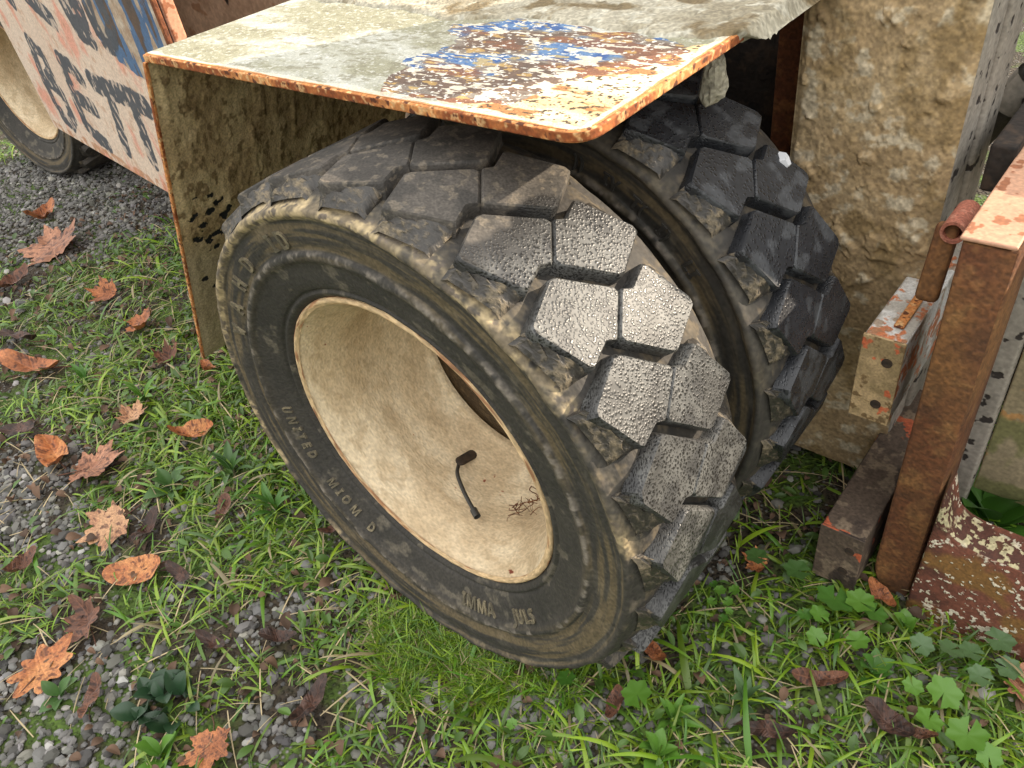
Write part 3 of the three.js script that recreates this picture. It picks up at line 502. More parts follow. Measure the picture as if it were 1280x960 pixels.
// --- hydraulic fitting in the dark space on the right
{
  const a = onAxis(1272, 112, 'z', -0.90), h = part('hydraulic_hose'), g = (p, q, r) => boxUV(tubeG([p, [(p[0] + q[0]) / 2, (p[1] + q[1]) / 2, (p[2] + q[2]) / 2], q], r, 8, 14));
  mesh('hose', g([a.x - 0.075, a.y - 0.16, a.z - 0.06], [a.x - 0.004, a.y - 0.02, a.z], 0.022), M.blackRubber, h); mesh('fitting', g([a.x - 0.006, a.y - 0.022, a.z], [a.x + 0.02, a.y + 0.025, a.z + 0.01], 0.028), M.greyPlank, h); mesh('hose', g([a.x + 0.02, a.y + 0.025, a.z + 0.01], [a.x + 0.07, a.y + 0.12, a.z + 0.03], 0.022), M.blackRubber, h);
}
// --- hand painted side panel and the far wheel
{
  const O = V(-2.464, -0.1 + H, -0.542), rt = V(0.99318, 0, 0.11648).normalize(), nrm = V(-rt.z, 0, rt.x), PWd = 1.5, PHt = 1.15;
  const at = (px, py) => { const q = onPlane(px, py, O, nrm).sub(O); return [q.dot(rt), q.y]; };
  const st = (w, ...p) => ({ w, p: p.map(q => at(...q)) });
  const strokes = [st(0.030, [38, 52], [48, 78], [58, 104], [70, 128], [84, 148]), st(0.030, [38, 51], [54, 68], [65, 92], [60, 101]), st(0.030, [62, 102], [78, 116], [92, 146], [91, 156], [80, 146]),
    st(0.034, [76, 74], [88, 102], [98, 130], [110, 158]), st(0.034, [76, 74], [88, 82], [102, 98]), st(0.034, [96, 120], [108, 128], [119, 136]), st(0.034, [110, 158], [122, 170], [135, 180]),
    st(0.036, [116, 101], [138, 112], [160, 120], [185, 134]), st(0.032, [137, 116], [147, 146], [159, 186]), st(0.034, [166, 126], [178, 158], [192, 200]),
    st(0.036, [-8, -30], [14, -2]), st(0.036, [30, -10], [48, 8], [66, 24]), st(0.036, [72, -14], [86, 14], [98, 36], [114, 46]), st(0.036, [80, -8], [98, 6], [104, 22], [96, 30]), st(0.032, [108, -6], [118, 26], [132, 52], [142, 56], [140, 34], [126, 4])];
  const blue = [[96, -60], [104, 6], [122, 44], [148, 74], [172, 94], [186, 100], [240, 60], [230, -60]].map(q => at(...q));
  M.panel = surf(1024, 786, (u, v) => {
    const a = u * PWd, b = v * PHt, wa = a + 0.018 * (fw(a * 22, b * 22, 4, 571) - 0.5), wb = b + 0.018 * (fw(a * 22, b * 22, 4, 572) - 0.5);
    const n = fw(a * 8, b * 8, 5, 573), m = fw(a * 40, b * 40, 4, 574), g = fw(a * 260, b * 260, 2, 575), str = fw(a * 26, b * 4, 5, 576);
    let c = mix3([226, 206, 188], [212, 186, 166], n), h = 0.5; c = mix3(c, [224, 146, 124], ss(0.60, 0.76, fw(a * 12, b * 8, 6, 577)) * 0.7); c = mix3(c, [184, 140, 110], ss(0.62, 0.72, m) * 0.4);
    if (inPoly(wa, wb, blue)) { c = mix3([92, 122, 158], [66, 90, 124], n); if (str > 0.57) c = mix3([206, 196, 180], [150, 120, 96], m); else if (str < 0.40) c = mix3([70, 62, 60], [110, 84, 66], m); }
    let k = 0; for (const s of strokes) for (let i = 1; i < s.p.length; i++) { const d = segD(a, b, s.p[i - 1], s.p[i]) + 0.012 * (fw(a * 50, b * 50, 3, 578) - 0.5); k = Math.max(k, 1 - ss(s.w * 0.82, s.w * 0.95, d)); }
    k *= 1 - 0.8 * ss(0.60, 0.66, fw(a * 60, b * 36, 4, 579)); c = mix3(c, mix3([66, 68, 76], [84, 86, 92], m), k * 0.95);
    if (b < 0.028 + 0.03 * (n - 0.5)) c = mix3(c, [176, 118, 82], 0.6 * ss(0.4, 0.6, m));
    const q = 0.88 + 0.24 * g; return [c[0] * q, c[1] * q, c[2] * q, h + 0.3 * k + 0.2 * m, 0.7];
  }, { bump: 0.0015 });
  const p = part('side_panel', 'pink and blue side panel with hand painted dark letters');
  const basis = new THREE.Matrix4().makeBasis(rt, V(0, 1, 0), nrm).setPosition(O);
  const face = sheet(1, 1, (u, v) => V(u * PWd, v * PHt, 0.003)); face.applyMatrix4(basis); mesh('painted_face', face, M.panel, p, 'painted steel face reading BETT');
  const core = new RoundedBoxGeometry(PWd + 0.004, PHt + 0.004, 0.03, 2, 0.006); core.translate(PWd / 2, PHt / 2, -0.0155); core.applyMatrix4(basis); mesh('panel_plate', boxUV(core), M.pinkPaint, p);
  const rib = new RoundedBoxGeometry(0.012, PHt, 0.012, 2, 0.004), rp = at(205, 20); rib.translate(rp[0], PHt / 2, 0.010); rib.applyMatrix4(basis); mesh('panel_rib', boxUV(rib), M.rustBrown, p);
}
wheel('far wheel with a cream rim behind the painted panel', V(-2.93, H - 0.01, -0.63), 0.06, 3, 'far');

// ------------------------------------------------------------------ rusty frame on the right
const frame = thing('rusty_steel_frame', 'rusty steel frame of post and foot bar with two square arms beside the tyres', 'steel frame');
{
  const post = new THREE.Group(); post.name = 'post'; frame.add(post);
  const sp = new THREE.Shape(); sp.moveTo(0.534, 0.645); sp.lineTo(0.534, 0.06); sp.quadraticCurveTo(0.534, -0.016, 0.592, -0.020); sp.lineTo(0.592, 0.645);
  const pg = new THREE.ExtrudeGeometry(sp, { depth: 0.12, bevelEnabled: true, bevelThickness: 0.005, bevelSize: 0.004, bevelOffset: -0.004, bevelSegments: 3, curveSegments: 10 }); pg.translate(0, 0, -0.566); mesh('post_face', toCreasedNormals(boxUV(pg), 0.7), M.goldRust, post);
  mesh('post_cap', bx(0.531, 0.590, 0.6475, 0.653, -0.86, -0.438, 0.0025), M.pinkPaint, post, 'pale top of the post, pinkish shade tone put into its colour');  // pinkish tone of the shaded cap, put into its colour
  // foot bar: one bent piece, rounded at the corner under the post
  const s = new THREE.Shape(); s.moveTo(0.600, -0.018); s.lineTo(1.35, -0.018); s.lineTo(1.35, 0.165); s.lineTo(0.66, 0.178); s.quadraticCurveTo(0.614, 0.182, 0.606, 0.215); s.lineTo(0.600, 0.25);
  const g = new THREE.ExtrudeGeometry(s, { depth: 0.05, bevelEnabled: true, bevelThickness: 0.008, bevelSize: 0.006, bevelSegments: 3, curveSegments: 10 }); g.translate(0, 0, -0.484); mesh('foot_bar', toCreasedNormals(boxUV(g), 0.7), M.flaking, frame, 'rust brown foot bar with flaking cream paint');
  const lip = boxUV(tubeG([[0.602, -0.014, -0.424], [0.64, -0.016, -0.422], [0.8, -0.016, -0.422], [1.3, -0.016, -0.422]], 0.012, 20, 8)); mesh('foot_bar_edge', lip, M.rustBrown, frame);
  // arms
  const arm = (name, label, b, m, mEnd, holes) => {
    const a = new THREE.Group(); a.name = name; a.userData.label = label; frame.add(a); mesh('arm_bar', bx(...b, 0.004), m, a); mesh('end_plate', bx(b[0] - 0.001, b[1] + 0.001, b[2] - 0.001, b[3] + 0.001, b[5] + 0.0005, b[5] + 0.005, 0.002), mEnd, a);
    for (const [x, y] of holes) { const h = new THREE.CylinderGeometry(0.0075, 0.0075, 0.002, 18); h.rotateX(Math.PI / 2); const o = mesh('bolt_hole_disc', boxUV(h), M.darkSteel, a); o.position.set(x, y, b[5] + 0.0052); }  // dark discs laid on the plate, shade of the holes as colour
    return a;
  };
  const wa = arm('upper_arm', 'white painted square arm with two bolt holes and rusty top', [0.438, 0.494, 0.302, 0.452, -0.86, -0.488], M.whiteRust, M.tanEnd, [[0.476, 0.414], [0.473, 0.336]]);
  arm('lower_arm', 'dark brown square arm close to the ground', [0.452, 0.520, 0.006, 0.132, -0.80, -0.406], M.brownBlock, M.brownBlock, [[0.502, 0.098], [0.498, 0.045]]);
  mesh('weld_strip', bx(0.466, 0.480, 0.4525, 0.457, -0.640, -0.515, 0.002), M.rustOrange, wa);
  // hinge: flat strap and short tube
  const st = new THREE.Group(); st.name = 'hinge'; frame.add(st);
  mesh('strap', boxUV((() => { const g = new RoundedBoxGeometry(0.030, 0.110, 0.020, 2, 0.008); const c0 = onAxis(1172, 328, 'z', -0.570); g.rotateX(-0.30); g.translate(c0.x, c0.y, c0.z); return g; })()), M.goldRust, st);
  const tb = new THREE.CylinderGeometry(0.0185, 0.0185, 0.085, 20, 1, true), tb2 = new THREE.CylinderGeometry(0.0135, 0.0135, 0.085, 20, 1, true), rg = new THREE.RingGeometry(0.0135, 0.0185, 20); rg.rotateX(-Math.PI / 2); rg.translate(0, 0.0425, 0); const rg2 = rg.clone(); rg2.translate(0, -0.085, 0);
  const tm = mesh('hinge_tube', boxUV(mergeGeometries([tb, tb2, rg, rg2])), M.rustPink = surf(256, 256, rustFn([168, 104, 84], [140, 80, 60], [190, 132, 110], 601), { bump: 0.002, tile: 0.2 }), st); tm.rotation.x = Math.PI / 2; tm.position.copy(onAxis(1201, 277, 'z', -0.600)); tm.scale.set(0.85, 0.8, 0.85);
  mesh('back_rail', bx(0.500, 0.532, 0.60, 0.668, -1.30, -0.66, 0.006), M.darkSteel, frame);
  // grey edged plate behind the post, extended out of view to shade the ground
  const pl = new THREE.Group(); pl.name = 'cover_plate'; frame.add(pl);
  mesh('plate', bx(0.614, 1.75, 0.088, 0.70, -0.655, -0.645, 0.003), M.beigePlate, pl, 'beige stained plate'); mesh('plate_edge', bx(0.580, 0.612, 0.060, 0.69, -0.665, -0.630, 0.006), M.greyPlank, pl, 'grey pitted edge strip');
}
// white stone wedged in the inner tyre
{ let zz = -0.38, p; do { zz -= 0.002; p = onAxis(977, 204, 'z', zz); } while (Math.hypot(p.x, p.y - H) > 0.405 && zz > -0.6);
  const g = new THREE.DodecahedronGeometry(0.0135, 0), a = g.attributes.position; for (let i = 0; i < a.count; i++) { const q = V().fromBufferAttribute(a, i), f = 0.75 + 0.5 * vn(q.x * 70 + 5, q.y * 70 + q.z * 60, 611); a.setXYZ(i, q.x * 0.9 * f, q.y * 1.1 * f, q.z * 0.7 * f); } g.computeVertexNormals();
  const o = tag(mesh('stone', g, new THREE.MeshPhysicalMaterial({ color: new THREE.Color().setRGB(0.62, 0.63, 0.66), roughness: 0.7 }), scene), 'small white stone wedged in the wet inner tyre tread', 'stone'); o.position.copy(p); }

const leaves = [ // pixel, length in pixels there, kind, look, curl, turn, label
  [70, 315, 78, 'maple', 'pinkish', 0.3, 1.2, 'large pinkish maple leaf on gravel near the painted panel'],
  [55, 274, 36, 'oval', 'red', 0.9, 0.4, 'small russet leaf standing on edge in the shade of the painted panel'],
  [140, 373, 38, 'maple', 'red', 0.7, 2.0, 'small orange red leaf in grass left of the mudguard plate'],
  [184, 408, 48, 'maple', 'red', 0.7, 4.2, 'folded rust coloured leaf close to the mudguard plate edge'],
  [44, 466, 76, 'narrow', 'red', 0.7, 2.1, 'long reddish curled leaf between grass tufts'],
  [32, 432, 50, 'narrow', 'dark', 0.9, 1.9, 'dark brown curled leaf above the long reddish one'],
  [20, 358, 40, 'oval', 'brown', 0.8, 0.3, 'brown leaf beside the large pinkish maple leaf'],
  [214, 458, 34, 'maple', 'brown', 0.9, 0.9, 'small brown folded leaf near the foot of the mudguard plate'],
  [264, 468, 26, 'oval', 'red', 0.8, 1.5, 'little red brown leaf touching the foot of the mudguard plate'],
  [168, 527, 40, 'maple', 'tan', 0.5, 0.5, 'pale tan leaf in thick grass'],
  [245, 549, 46, 'oval', 'orange', 1.0, 2.5, 'torn orange leaf curled up in the grass left of the tyre'],
  [75, 577, 58, 'oval', 'orange', 0.9, 1.4, 'bright orange curled leaf overlapping a reddish maple leaf'],
  [116, 592, 74, 'maple', 'pinkish', 0.35, 5.6, 'large dull red maple leaf under the bright orange curled leaf'],
  [38, 546, 44, 'narrow', 'dark', 0.9, 2.4, 'dark brown twisted leaf beside the gravel patch'],
  [146, 661, 66, 'maple', 'tan', 0.3, 2.8, 'broad pale tan maple leaf lying flat'],
  [176, 719, 66, 'oval', 'orange', 0.45, 2.3, 'smooth orange oval leaf with clear ribs'],
  [232, 726, 44, 'narrow', 'dark', 1.0, 1.6, 'dark curled leaf touching the smooth orange oval leaf'],
  [34, 713, 34, 'oval', 'brown', 0.9, 0.2, 'small brown leaf on gravel'],
  [116, 784, 62, 'oak', 'brown', 0.7, 1.3, 'brown curled leaf above the orange oak leaf'],
  [57, 842, 76, 'oak', 'orange', 0.15, 0.35, 'orange lobed oak leaf lying flat on dark gravel'],
  [122, 880, 54, 'narrow', 'brown', 0.7, 0.9, 'narrow brown leaf beside the dark green rosette'],
  [268, 936, 66, 'maple', 'red', 0.3, 3.9, 'bright red orange maple leaf beside the dark green rosette'],
  [285, 645, 36, 'oval', 'brown', 0.9, 0.7, 'dull brown leaf in grass halfway to the tyre'],
  [188, 668, 50, 'narrow', 'dark', 0.9, 0.5, 'dark brown leaf behind the broad tan maple leaf'],
  [430, 665, 48, 'narrow', 'brown', 1.0, 2.8, 'brown crumpled leaf against the outer tyre sidewall'],
  [352, 806, 42, 'oval', 'dark', 1.0, 2.2, 'dark red crumpled leaf among stones'],
  [272, 810, 44, 'narrow', 'dark', 1.0, 1.8, 'blackish brown leaf in the middle of the weeds'],
  [393, 886, 60, 'narrow', 'dark', 1.0, 0.2, 'long dark twisted leaf standing in the grass'],
  [815, 824, 42, 'oval', 'red', 0.9, 1.2, 'orange brown leaf tucked under the outer tyre'],
  [948, 712, 34, 'maple', 'orange', 0.8, 1.6, 'orange leaf in the shade between tyre and lower arm'],
  [1098, 754, 40, 'oval', 'red', 0.8, 0.9, 'rusty leaf against the foot bar corner'],
  [1020, 856, 58, 'narrow', 'brown', 0.8, 2.2, 'reddish brown folded leaf among bright green weeds'],
  [770, 890, 36, 'oval', 'brown', 0.9, 0.2, 'brown upright leaf below the outer tyre'],
  [958, 921, 54, 'narrow', 'dark', 0.9, 2.0, 'dark wet leaf in bright grass'],
  [1106, 910, 50, 'oval', 'dark', 0.9, 1.4, 'crumpled dark leaf among round scalloped weed leaves'],
  [1144, 922, 36, 'narrow', 'brown', 0.6, 1.9, 'short brown oval leaf beside the crumpled dark one'],
  [1270, 868, 46, 'oak', 'pinkish', 0.6, 0.2, 'pinkish brown leaf below the end of the foot bar'],
];
const leafZones = leaves.map(([px, py, len]) => { const p = ground(px, py); return [p.x, p.z, 0.5 * len / F * p.distanceTo(CAM)]; });
const underLeaf = (x, z) => leafZones.some(([a, b, r]) => Math.hypot(x - a, z - b) < r * 1.15);
// ------------------------------------------------------------------ ground cover
const inView = (x, z, m = 300) => { const [a, b] = toPixel(V(x, 0, z)); return a > -m && a < 1280 + m && b > -m && b < 960 + m; };
const clear = (x, z) => !(Math.abs(x) < 0.13 && z < 0.03 && z > -0.53);
const up = V(0, 1, 0), mtx = new THREE.Matrix4(), qt = new THREE.Quaternion(), qt2 = new THREE.Quaternion(), eul = new THREE.Euler();
function scatter(name, label, category, g, m, list) {
  const o = new THREE.InstancedMesh(g, m, list.length); o.name = name; o.castShadow = o.receiveShadow = true; tag(o, label, category, null, 'stuff');
  const c = new THREE.Color(); list.forEach((it, i) => { eul.set(...it.rot, 'YXZ'); mtx.compose(it.pos, qt.setFromEuler(eul), it.scale); o.setMatrixAt(i, mtx); o.setColorAt(i, c.setRGB(...it.col)); });
  scene.add(o); return o;
}
const plainM = (rough, extra = {}) => new THREE.MeshPhysicalMaterial({ color: 0xffffff, roughness: rough, side: THREE.DoubleSide, ...extra });
{ // gravel
  const g = new THREE.IcosahedronGeometry(1, 1), p = g.attributes.position; for (let i = 0; i < p.count; i++) { const q = V().fromBufferAttribute(p, i), f = 0.72 + 0.5 * vn(q.x * 1.7 + 4, q.y * 1.7 + q.z * 2.1 + 9, 621); p.setXYZ(i, q.x * f, q.y * f * 0.72, q.z * f); } g.computeVertexNormals();
  const list = [];
  for (let t = 0; t < 130000 && list.length < 20000; t++) {
    const x = rr(-3.8, 1.5), z = rr(-1.3, 1.15); if (!inView(x, z) || !clear(x, z)) continue;
    const k = gravelAt(x, z); if (rnd() > 0.16 + k) continue;
    const s = rr(0.0035, 0.0085) * (rnd() < 0.08 ? 1.7 : 1), v = rr(0.06, 0.22) * (rnd() < 0.10 ? 1.9 : 1);
    list.push({ pos: V(x, groundY(x, z) + s * 0.3, z), rot: [rr(-0.6, 0.6), rr(0, 6.3), rr(-0.6, 0.6)], scale: V(s * rr(0.8, 1.4), s * rr(0.7, 1.1), s), col: [v, v * rr(0.93, 0.99), v * rr(0.80, 0.95)] });
  }
  scatter('gravel', 'grey crushed stone gravel showing between the grass', 'gravel', toCreasedNormals(g, 0.5), plainM(0.85), list);
}
// one blade: bent strip standing on its base, 1 unit long
function bladeG(bend, w) {
  const pos = [], idx = [], n = 6; let y = 0, z = 0, a = 0.15;
  for (let i = 0; i <= n; i++) { const t = i / n, k = w * Math.pow(1 - t, 0.55) * (0.65 + 0.7 * Math.min(1, t * 3)) + 0.001; pos.push(-k, y, z + 0.25 * k, 0, y, z - 0.15 * k, k, y, z + 0.25 * k); a += bend / n; y += Math.cos(a) / n; z += Math.sin(a) / n; if (i < n) { const b = i * 3; idx.push(b, b + 1, b + 3, b + 1, b + 4, b + 3, b + 1, b + 2, b + 4, b + 2, b + 5, b + 4); } }
  const g = new THREE.BufferGeometry(); g.setAttribute('position', new THREE.Float32BufferAttribute(pos, 3)); g.setIndex(idx); g.computeVertexNormals(); return g;
}
const lushSpots = [[900, 900, 0.45], [1000, 800, 0.3], [700, 940, 0.2], [560, 800, 0.14], [1150, 880, 0.35], [230, 540, 0.3], [330, 650, 0.22], [120, 620, 0.15], [420, 760, 0.12], [180, 330, 0.4], [280, 480, 0.25]].map(([x, y, r]) => { const p = ground(x, y); return [p.x, p.z, r]; });
const lushAt = (x, z) => { let g = 0.42; for (const [a, b, r] of lushSpots) g = Math.max(g, 1 - 0.5 * ss(r * 0.3, r, Math.hypot(x - a, z - b))); return clamp(g * (0.45 + 1.1 * fw(x * 7, z * 7, 3, 631)) - 0.92 * gravelAt(x, z)); };
const grassCol = dry => { if (rnd() < dry) { const v = rr(0.22, 0.42); return [v, v * 0.82, v * 0.42]; } const v = rr(0.7, 1.9), y = rr(0, 1); return [mix(0.055, 0.20, y) * v, mix(0.150, 0.29, y) * v, mix(0.010, 0.016, y) * v]; };
{
  const leafM = plainM(0.42, { transmission: 0.3, thickness: 0 });
  const kinds = [[bladeG(0.9, 0.030), 28000, 0.016, 0.058, 'short_grass', 'short fine green grass growing through the gravel', 1], [bladeG(1.5, 0.028), 9500, 0.035, 0.11, 'long_grass', 'long arching blades of green grass', 1], [bladeG(0.6, 0.016), 22000, 0.018, 0.055, 'hair_grass', 'hair fine bright grass by the tyre', 0.4]];
  for (const [g, n, a, b, name, label, w] of kinds) {
    const list = [];
    for (let t = 0; t < n * 14 && list.length < n; t++) {
      let x, z;
      if (w < 1 && rnd() < 0.35) { const p = ground(rr(470, 720), rr(770, 880)); x = p.x; z = p.z; } else { x = rr(-3.6, 1.5); z = rr(-1.1, 1.15); if (x < -1.4 && rnd() < 0.6) continue; }
      if (!inView(x, z) || !clear(x, z) || rnd() > lushAt(x, z) * (z < -0.12 && x > -0.3 && x < 0.5 ? 0.5 : 1)) continue;
      if (underLeaf(x, z) && rnd() < 0.85) continue;
      const l = rr(a, b) * (rnd() < 0.04 ? 1.5 : 1);
      list.push({ pos: V(x, groundY(x, z) - 0.002, z), rot: [rr(0.1, 1.15), rr(0, 6.3), rr(-0.3, 0.3)], scale: V(l * rr(0.7, 1.4), l, l), col: grassCol(0.10) });
    }
    scatter(name, label, 'grass', g, leafM, list);
  }
  // straw
  const list = []; for (let t = 0; t < 9000 && list.length < 900; t++) { const x = rr(-2, 1.1), z = rr(-0.7, 0.9); if (!inView(x, z) || !clear(x, z)) continue; const l = rr(0.05, 0.14), v = rr(0.3, 0.55); list.push({ pos: V(x, groundY(x, z) + 0.012, z), rot: [rr(1.1, 1.45), rr(0, 6.3), 0], scale: V(l * 0.8, l, l), col: [v, v * 0.8, v * 0.46] }); }
  scatter('straw', 'dry straw coloured grass stalks lying in the green', 'straw', bladeG(0.5, 0.012), plainM(0.7), list);
}
// small leaves of ground weeds, too many to count
function ovalLeaf(w, curl) {
  return sheet(6, 8, (u, v) => { const k = Math.pow(Math.sin(Math.PI * clamp(v * 0.94 + 0.04)), 0.8) * w, x = (u - 0.5) * 2 * k; return V(x, 0.28 * Math.abs(x) + Math.sin(v * 2.2) * curl + 0.012 * Math.sin(v * 26) * Math.abs(u - 0.5), v); });
}
{
  const m = plainM(0.5, { transmission: 0.25, thickness: 0 }), a = [], b = [];
  for (let t = 0; t < 60000 && a.length < 2200; t++) { const x = rr(-2.6, 1.5), z = rr(-0.95, 1.15); if (!inView(x, z) || !clear(x, z) || rnd() > lushAt(x, z) * 0.8 + 0.1 || underLeaf(x, z)) continue; const l = rr(0.010, 0.032), v = rr(0.6, 1.3); a.push({ pos: V(x, groundY(x, z) + rr(0.002, 0.018), z), rot: [rr(-0.7, 0.1), rr(0, 6.3), rr(-0.4, 0.4)], scale: V(l * rr(0.7, 1.2), l, l), col: [0.085 * v, 0.17 * v, 0.026 * v] }); }
  scatter('ground_weeds', 'small oval weed leaves among the grass', 'weeds', ovalLeaf(0.26, 0.18), m, a);
  for (let t = 0; t < 40000 && b.length < 2200; t++) { const x = rr(-2.4, 1.5), z = rr(-0.9, 1.15); if (!inView(x, z) || !clear(x, z)) continue; const l = rr(0.006, 0.030), v = rr(0.5, 1.7); b.push({ pos: V(x, groundY(x, z) + rr(0.001, 0.012), z), rot: [rr(-0.5, 0.5), rr(0, 6.3), rr(-0.5, 0.5)], scale: V(l, l * 1.6, l), col: [0.10 * v, 0.058 * v, 0.035 * v] }); }
  scatter('leaf_litter', 'dark brown scraps of rotting leaves in the grass', 'leaf litter', ovalLeaf(0.34, 0.3), plainM(0.8), b);
}
// ---- fallen leaves, one by one
const leafShape = {
  maple: a => { const c = Math.cos(a); let r = 0.50; for (const [d, l, w] of [[0, 1, 0.36], [0.98, 0.90, 0.36], [-0.98, 0.90, 0.36], [1.98, 0.70, 0.36], [-1.98, 0.70, 0.36]]) { const t = Math.abs(((a - d + 9 * Math.PI) % (2 * Math.PI)) - Math.PI) / w; r = Math.max(r, l * (t < 2.2 ? Math.pow(1 - t / 2.2, 0.5) : 0) * (1 + 0.09 * Math.cos(t * 6.5))); } return r * (Math.abs(a) > 2.8 ? 0.75 : 1); },
  oak: a => { const e = 0.56 / Math.sqrt(Math.pow(Math.cos(a) * 0.56, 2) + Math.pow(Math.sin(a), 2)); return Math.min(e, 1) * (0.86 + 0.17 * Math.cos(a * 8 + 0.2)) * (Math.abs(a) > 2.7 ? 0.8 : 1); },
  oval: a => 0.46 / Math.sqrt(Math.pow(Math.cos(a) * 0.47, 2) + Math.pow(Math.sin(a), 2)) * 0.98,
  narrow: a => Math.min(1, 0.28 / Math.sqrt(Math.pow(Math.cos(a) * 0.30, 2) + Math.pow(Math.sin(a), 2))),
};
function leafG(kind, curl, s, fold) {
  const nr = 7, na = 72, pos = [], uv = [], idx = [], f = leafShape[kind];
  for (let k = 0; k <= nr; k++) for (let i = 0; i <= na; i++) {
    const a = (i / na - 0.5) * 2 * Math.PI, r = f(a) * k / nr, x = r * Math.sin(a), z = -r * Math.cos(a), d = Math.hypot(x, z);
    const y = 1.25 * curl * (0.5 * d * d + 0.55 * (fw(x * 1.8 + s, z * 1.8, 2, 641) - 0.5)) + fold * Math.abs(x) + 0.05 * (fw(x * 7 + s, z * 7, 2, 642) - 0.5) + (kind === 'oval' ? 0.022 * Math.sin((Math.abs(x) * 0.7 - z) * 26) * clamp(1 - d) : 0);
    pos.push(x, y, z); uv.push(x * 0.5 + 0.5, z * 0.5 + 0.5);
    if (k < nr && i < na) { const p = k * (na + 1) + i, q = p + na + 1; idx.push(p, q, p + 1, p + 1, q, q + 1); }
  }
  const g = new THREE.BufferGeometry(); g.setAttribute('position', new THREE.Float32BufferAttribute(pos, 3)); g.setAttribute('uv', new THREE.Float32BufferAttribute(uv, 2)); g.setIndex(idx); g.computeVertexNormals(); return g;
}
const leafMat = (a, b, s) => surf(192, 192, (u, v) => {
  const x = (u - 0.5) * 2, z = -(v - 0.5) * 2, n = fb(u, v, 4, 5, s), m = fb(u, v, 20, 4, s + 1), g = fb(u, v, 64, 2, s + 2);
  let vein = ss(0.03, 0.008, Math.abs(x)); for (const t of [0.95, -0.95, 1.9, -1.9]) { const q = x * Math.cos(t) - z * Math.sin(t), w = x * Math.sin(t) + z * Math.cos(t); if (w > 0) vein = Math.max(vein, ss(0.025, 0.006, Math.abs(q))); }
  vein = Math.max(vein, 0.6 * ss(0.86, 0.97, Math.abs(Math.sin((z * 1.0 - Math.abs(x) * 0.8) * 13))));
  let c = mix3(a, b, ss(0.35, 0.65, n)); c = mix3(c, [b[0] * 0.55, b[1] * 0.5, b[2] * 0.5], ss(0.56, 0.7, m) * 0.8); c = mix3(c, [a[0] * 1.1 + 8, a[1] * 1.1 + 8, a[2] * 1.1 + 8], vein * 0.45);
  const k = 0.82 + 0.36 * g; return [c[0] * k, c[1] * k, c[2] * k, 0.4 + 0.5 * vein + 0.2 * m, 0.6];
}, { bump: 0.0012, transmission: 0.12, thickness: 0 });
const LM = { tan: leafMat([190, 146, 108], [164, 116, 84], 651), red: leafMat([178, 112, 68], [142, 86, 54], 661), orange: leafMat([196, 134, 82], [172, 104, 60], 671), brown: leafMat([128, 84, 60], [94, 60, 44], 681), dark: leafMat([86, 58, 46], [60, 42, 34], 691), pinkish: leafMat([174, 122, 92], [142, 94, 68], 701) };
leaves.forEach(([px, py, len, kind, look, curl, turn, label], i) => {
  const p = ground(px, py), s = 0.52 * len / F * p.distanceTo(CAM) * 1.06;
  const t = thing('fallen_leaf', label, 'leaf', 'fallen leaves on the grass');
  t.position.set(p.x, groundY(p.x, p.z) + 0.019 + (curl > 0.6 ? 0.003 : 0), p.z); t.scale.setScalar(s); t.rotation.set(rr(-0.2, 0.3), turn, rr(-0.2, 0.2));
  mesh('leaf_blade', leafG(kind, curl, i * 3.7, curl > 0.6 ? 0.25 : 0.05), LM[look], t);
  mesh('leaf_stalk', tubeG([[0, 0, 0.2], [0.03, 0.02, 0.6], [0.08 + rr(-0.1, 0.1), 0.02, rr(0.8, 1.15)]], 0.018, 6, 5), LM.brown, t);
});
// ---- weeds that can be told apart
const greenM = (r, g, b, rough = 0.5) => new THREE.MeshPhysicalMaterial({ color: new THREE.Color().setRGB(r, g, b), roughness: rough, side: THREE.DoubleSide, transmission: 0.25, thickness: 0 });
const GM = [greenM(0.07, 0.19, 0.02), greenM(0.11, 0.25, 0.025), greenM(0.065, 0.15, 0.03), greenM(0.022, 0.062, 0.024, 0.4), greenM(0.09, 0.17, 0.06)];
const scallop = (() => { // round leaf of five to seven scalloped lobes
  const pos = [], idx = [], nr = 4, na = 56; for (let k = 0; k <= nr; k++) for (let i = 0; i <= na; i++) { const a = (i / na - 0.5) * 2 * Math.PI * 0.95, r = k / nr * (0.87 + 0.09 * Math.cos(a * 6.3) + 0.035 * Math.cos(a * 19)), w = 0.035 * Math.cos(a * 6.3 + Math.PI) * r * r; pos.push(r * Math.sin(a), 0.18 * r * r + w, -r * Math.cos(a)); if (k < nr && i < na) { const p = k * (na + 1) + i, q = p + na + 1; idx.push(p, q, p + 1, p + 1, q, q + 1); } }
  const g = new THREE.BufferGeometry(); g.setAttribute('position', new THREE.Float32BufferAttribute(pos, 3)); g.setIndex(idx); g.computeVertexNormals(); return g;
})();
const oval = ovalLeaf(0.26, 0.18), ovalBroad = ovalLeaf(0.34, 0.22), strap = ovalLeaf(0.12, 0.25);
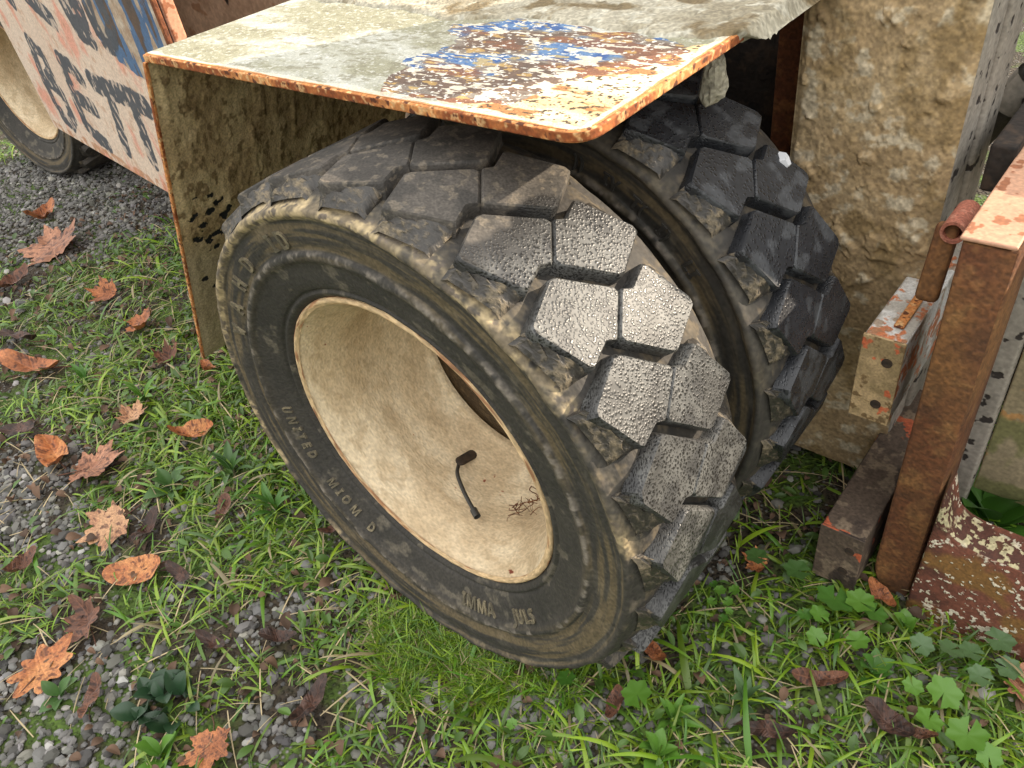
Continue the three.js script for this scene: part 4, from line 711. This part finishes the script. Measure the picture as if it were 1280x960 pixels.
const weeds = [ // clumps of scalloped leaves: pixels and sizes of the leaves
  ['clump of three scalloped round leaves under the lower arm end', [[1043, 750, 24], [1075, 752, 18], [1093, 766, 16]]],
  ['clump of bright scalloped leaves in the grass before the lower arm', [[1024, 768, 13], [1020, 796, 13], [1072, 801, 14], [1006, 768, 10]]],
  ['round scalloped leaf on its own beside the orange leaf', [[996, 713, 17], [946, 696, 15]]],
  ['cluster of tiny round leaves beside the foot of the outer tyre', [[900, 738, 8], [918, 738, 8], [910, 752, 7], [904, 773, 7], [892, 730, 6], [890, 752, 7], [911, 764, 6]]],
  ['pair of large bright scalloped leaves near the foot bar', [[1180, 866, 20], [1161, 900, 16], [1141, 858, 12]]],
  ['large bright scalloped leaf below the pinkish brown leaf', [[1209, 919, 22], [1236, 945, 14]]],
  ['grey green frilled leaves climbing over the foot bar', [[1152, 806, 14], [1188, 812, 15], [1214, 815, 14], [1225, 845, 14], [1250, 800, 16], [1260, 835, 14]]],
  ['broad scalloped leaf just below the outer tyre', [[796, 868, 20], [708, 848, 13], [640, 905, 8]]],
];
weeds.forEach(([label, L], i) => {
  const t = thing('scalloped_weed', label, 'weed', 'scalloped weeds in the grass'), c = ground(L[0][0], L[0][1] + 14); t.position.set(c.x, 0, c.z);
  for (const [px, py, r] of L) {
    const h = rr(0.025, 0.05), q = onAxis(px, py, 'y', h), s = r / F * q.distanceTo(CAM) * 0.95, lf = mesh('leaf', scallop, GM[i === 6 ? 4 : i === 2 ? 2 : Math.floor(rr(0, 2))], t);
    lf.position.copy(q.clone().sub(t.position)); lf.scale.setScalar(s); lf.rotation.set(rr(-0.1, 0.35), rr(0, 6.3), rr(-0.25, 0.25), 'YXZ');
    const e = lf.position; mesh('stalk', tubeG([[e.x * 0.4, -0.005, e.z * 0.4], [e.x * 0.8, h * 0.6, e.z * 0.8], [e.x, h, e.z]], 0.0011, 6, 5), GM[1], t);
  }
});
const rosettes = [ // pixel, leaf count, leaf length m, shape, material, lift, label
  [205, 886, 26, 0.045, ovalBroad, 3, 0.5, 'dark green bushy rosette of glossy leaves on the gravel edge'],
  [1236, 655, 11, 0.13, oval, 0, 0.6, 'broad leaved weed behind the foot bar'],
  [180, 500, 7, 0.075, strap, 1, 0.5, 'narrow leaved plantain in the grass left of the tyre'],
  [215, 610, 7, 0.06, oval, 2, 0.4, 'oval leaved plantain beside the broad tan leaf'],
  [345, 640, 9, 0.065, strap, 0, 0.6, 'strap leaved plantain by the lower edge of the tyre'],
  [75, 870, 5, 0.05, oval, 2, 0.4, 'small weed beside the orange oak leaf'],
  [200, 945, 6, 0.05, oval, 1, 0.5, 'soft green weed beside the red orange maple leaf'],
  [930, 880, 8, 0.055, strap, 4, 0.5, 'grey green strap leaved plant below the tyres'],
  [840, 900, 8, 0.05, strap, 1, 0.6, 'bright strap leaved plant in the lush grass'],
  [1090, 840, 7, 0.042, oval, 0, 0.5, 'oval leaved weed in front of the foot bar'],
  [1130, 790, 6, 0.035, ovalBroad, 1, 0.5, 'small star shaped weed at the foot bar corner'],
  [290, 590, 8, 0.065, strap, 2, 0.5, 'dark strap leaved tuft near the torn orange leaf'],
  [110, 480, 8, 0.07, strap, 0, 0.5, 'plantain tuft beside the long reddish leaf'],
  [820, 945, 7, 0.045, oval, 1, 0.5, 'bright leafy weed below the broad scalloped leaf'],
];
rosettes.forEach(([px, py, n, len, g, m, lift, label], i) => {
  const p = ground(px, py), t = thing('rosette_weed', label, 'weed', 'leafy weeds in the grass'); t.position.set(p.x, groundY(p.x, p.z) - 0.002, p.z);
  for (let k = 0; k < n; k++) { const l = mesh('leaf', g, GM[rnd() < 0.7 ? m : (m + 1) % 3 === 0 && m === 3 ? 3 : m], t); const ring = k % 3, s = len * rr(0.7, 1.1); l.scale.set(s * rr(0.8, 1.15), s, s); l.rotation.set(-rr(0.1, lift) - ring * 0.28, k * 2.4 + rr(-0.3, 0.3), rr(-0.25, 0.25), 'YXZ'); l.position.y = ring * 0.006; if (i === 0) { l.position.x = rr(-0.04, 0.04); l.position.z = rr(-0.04, 0.04); l.position.y = rr(0.004, 0.025); } }
});
renderer.render(scene, camera);
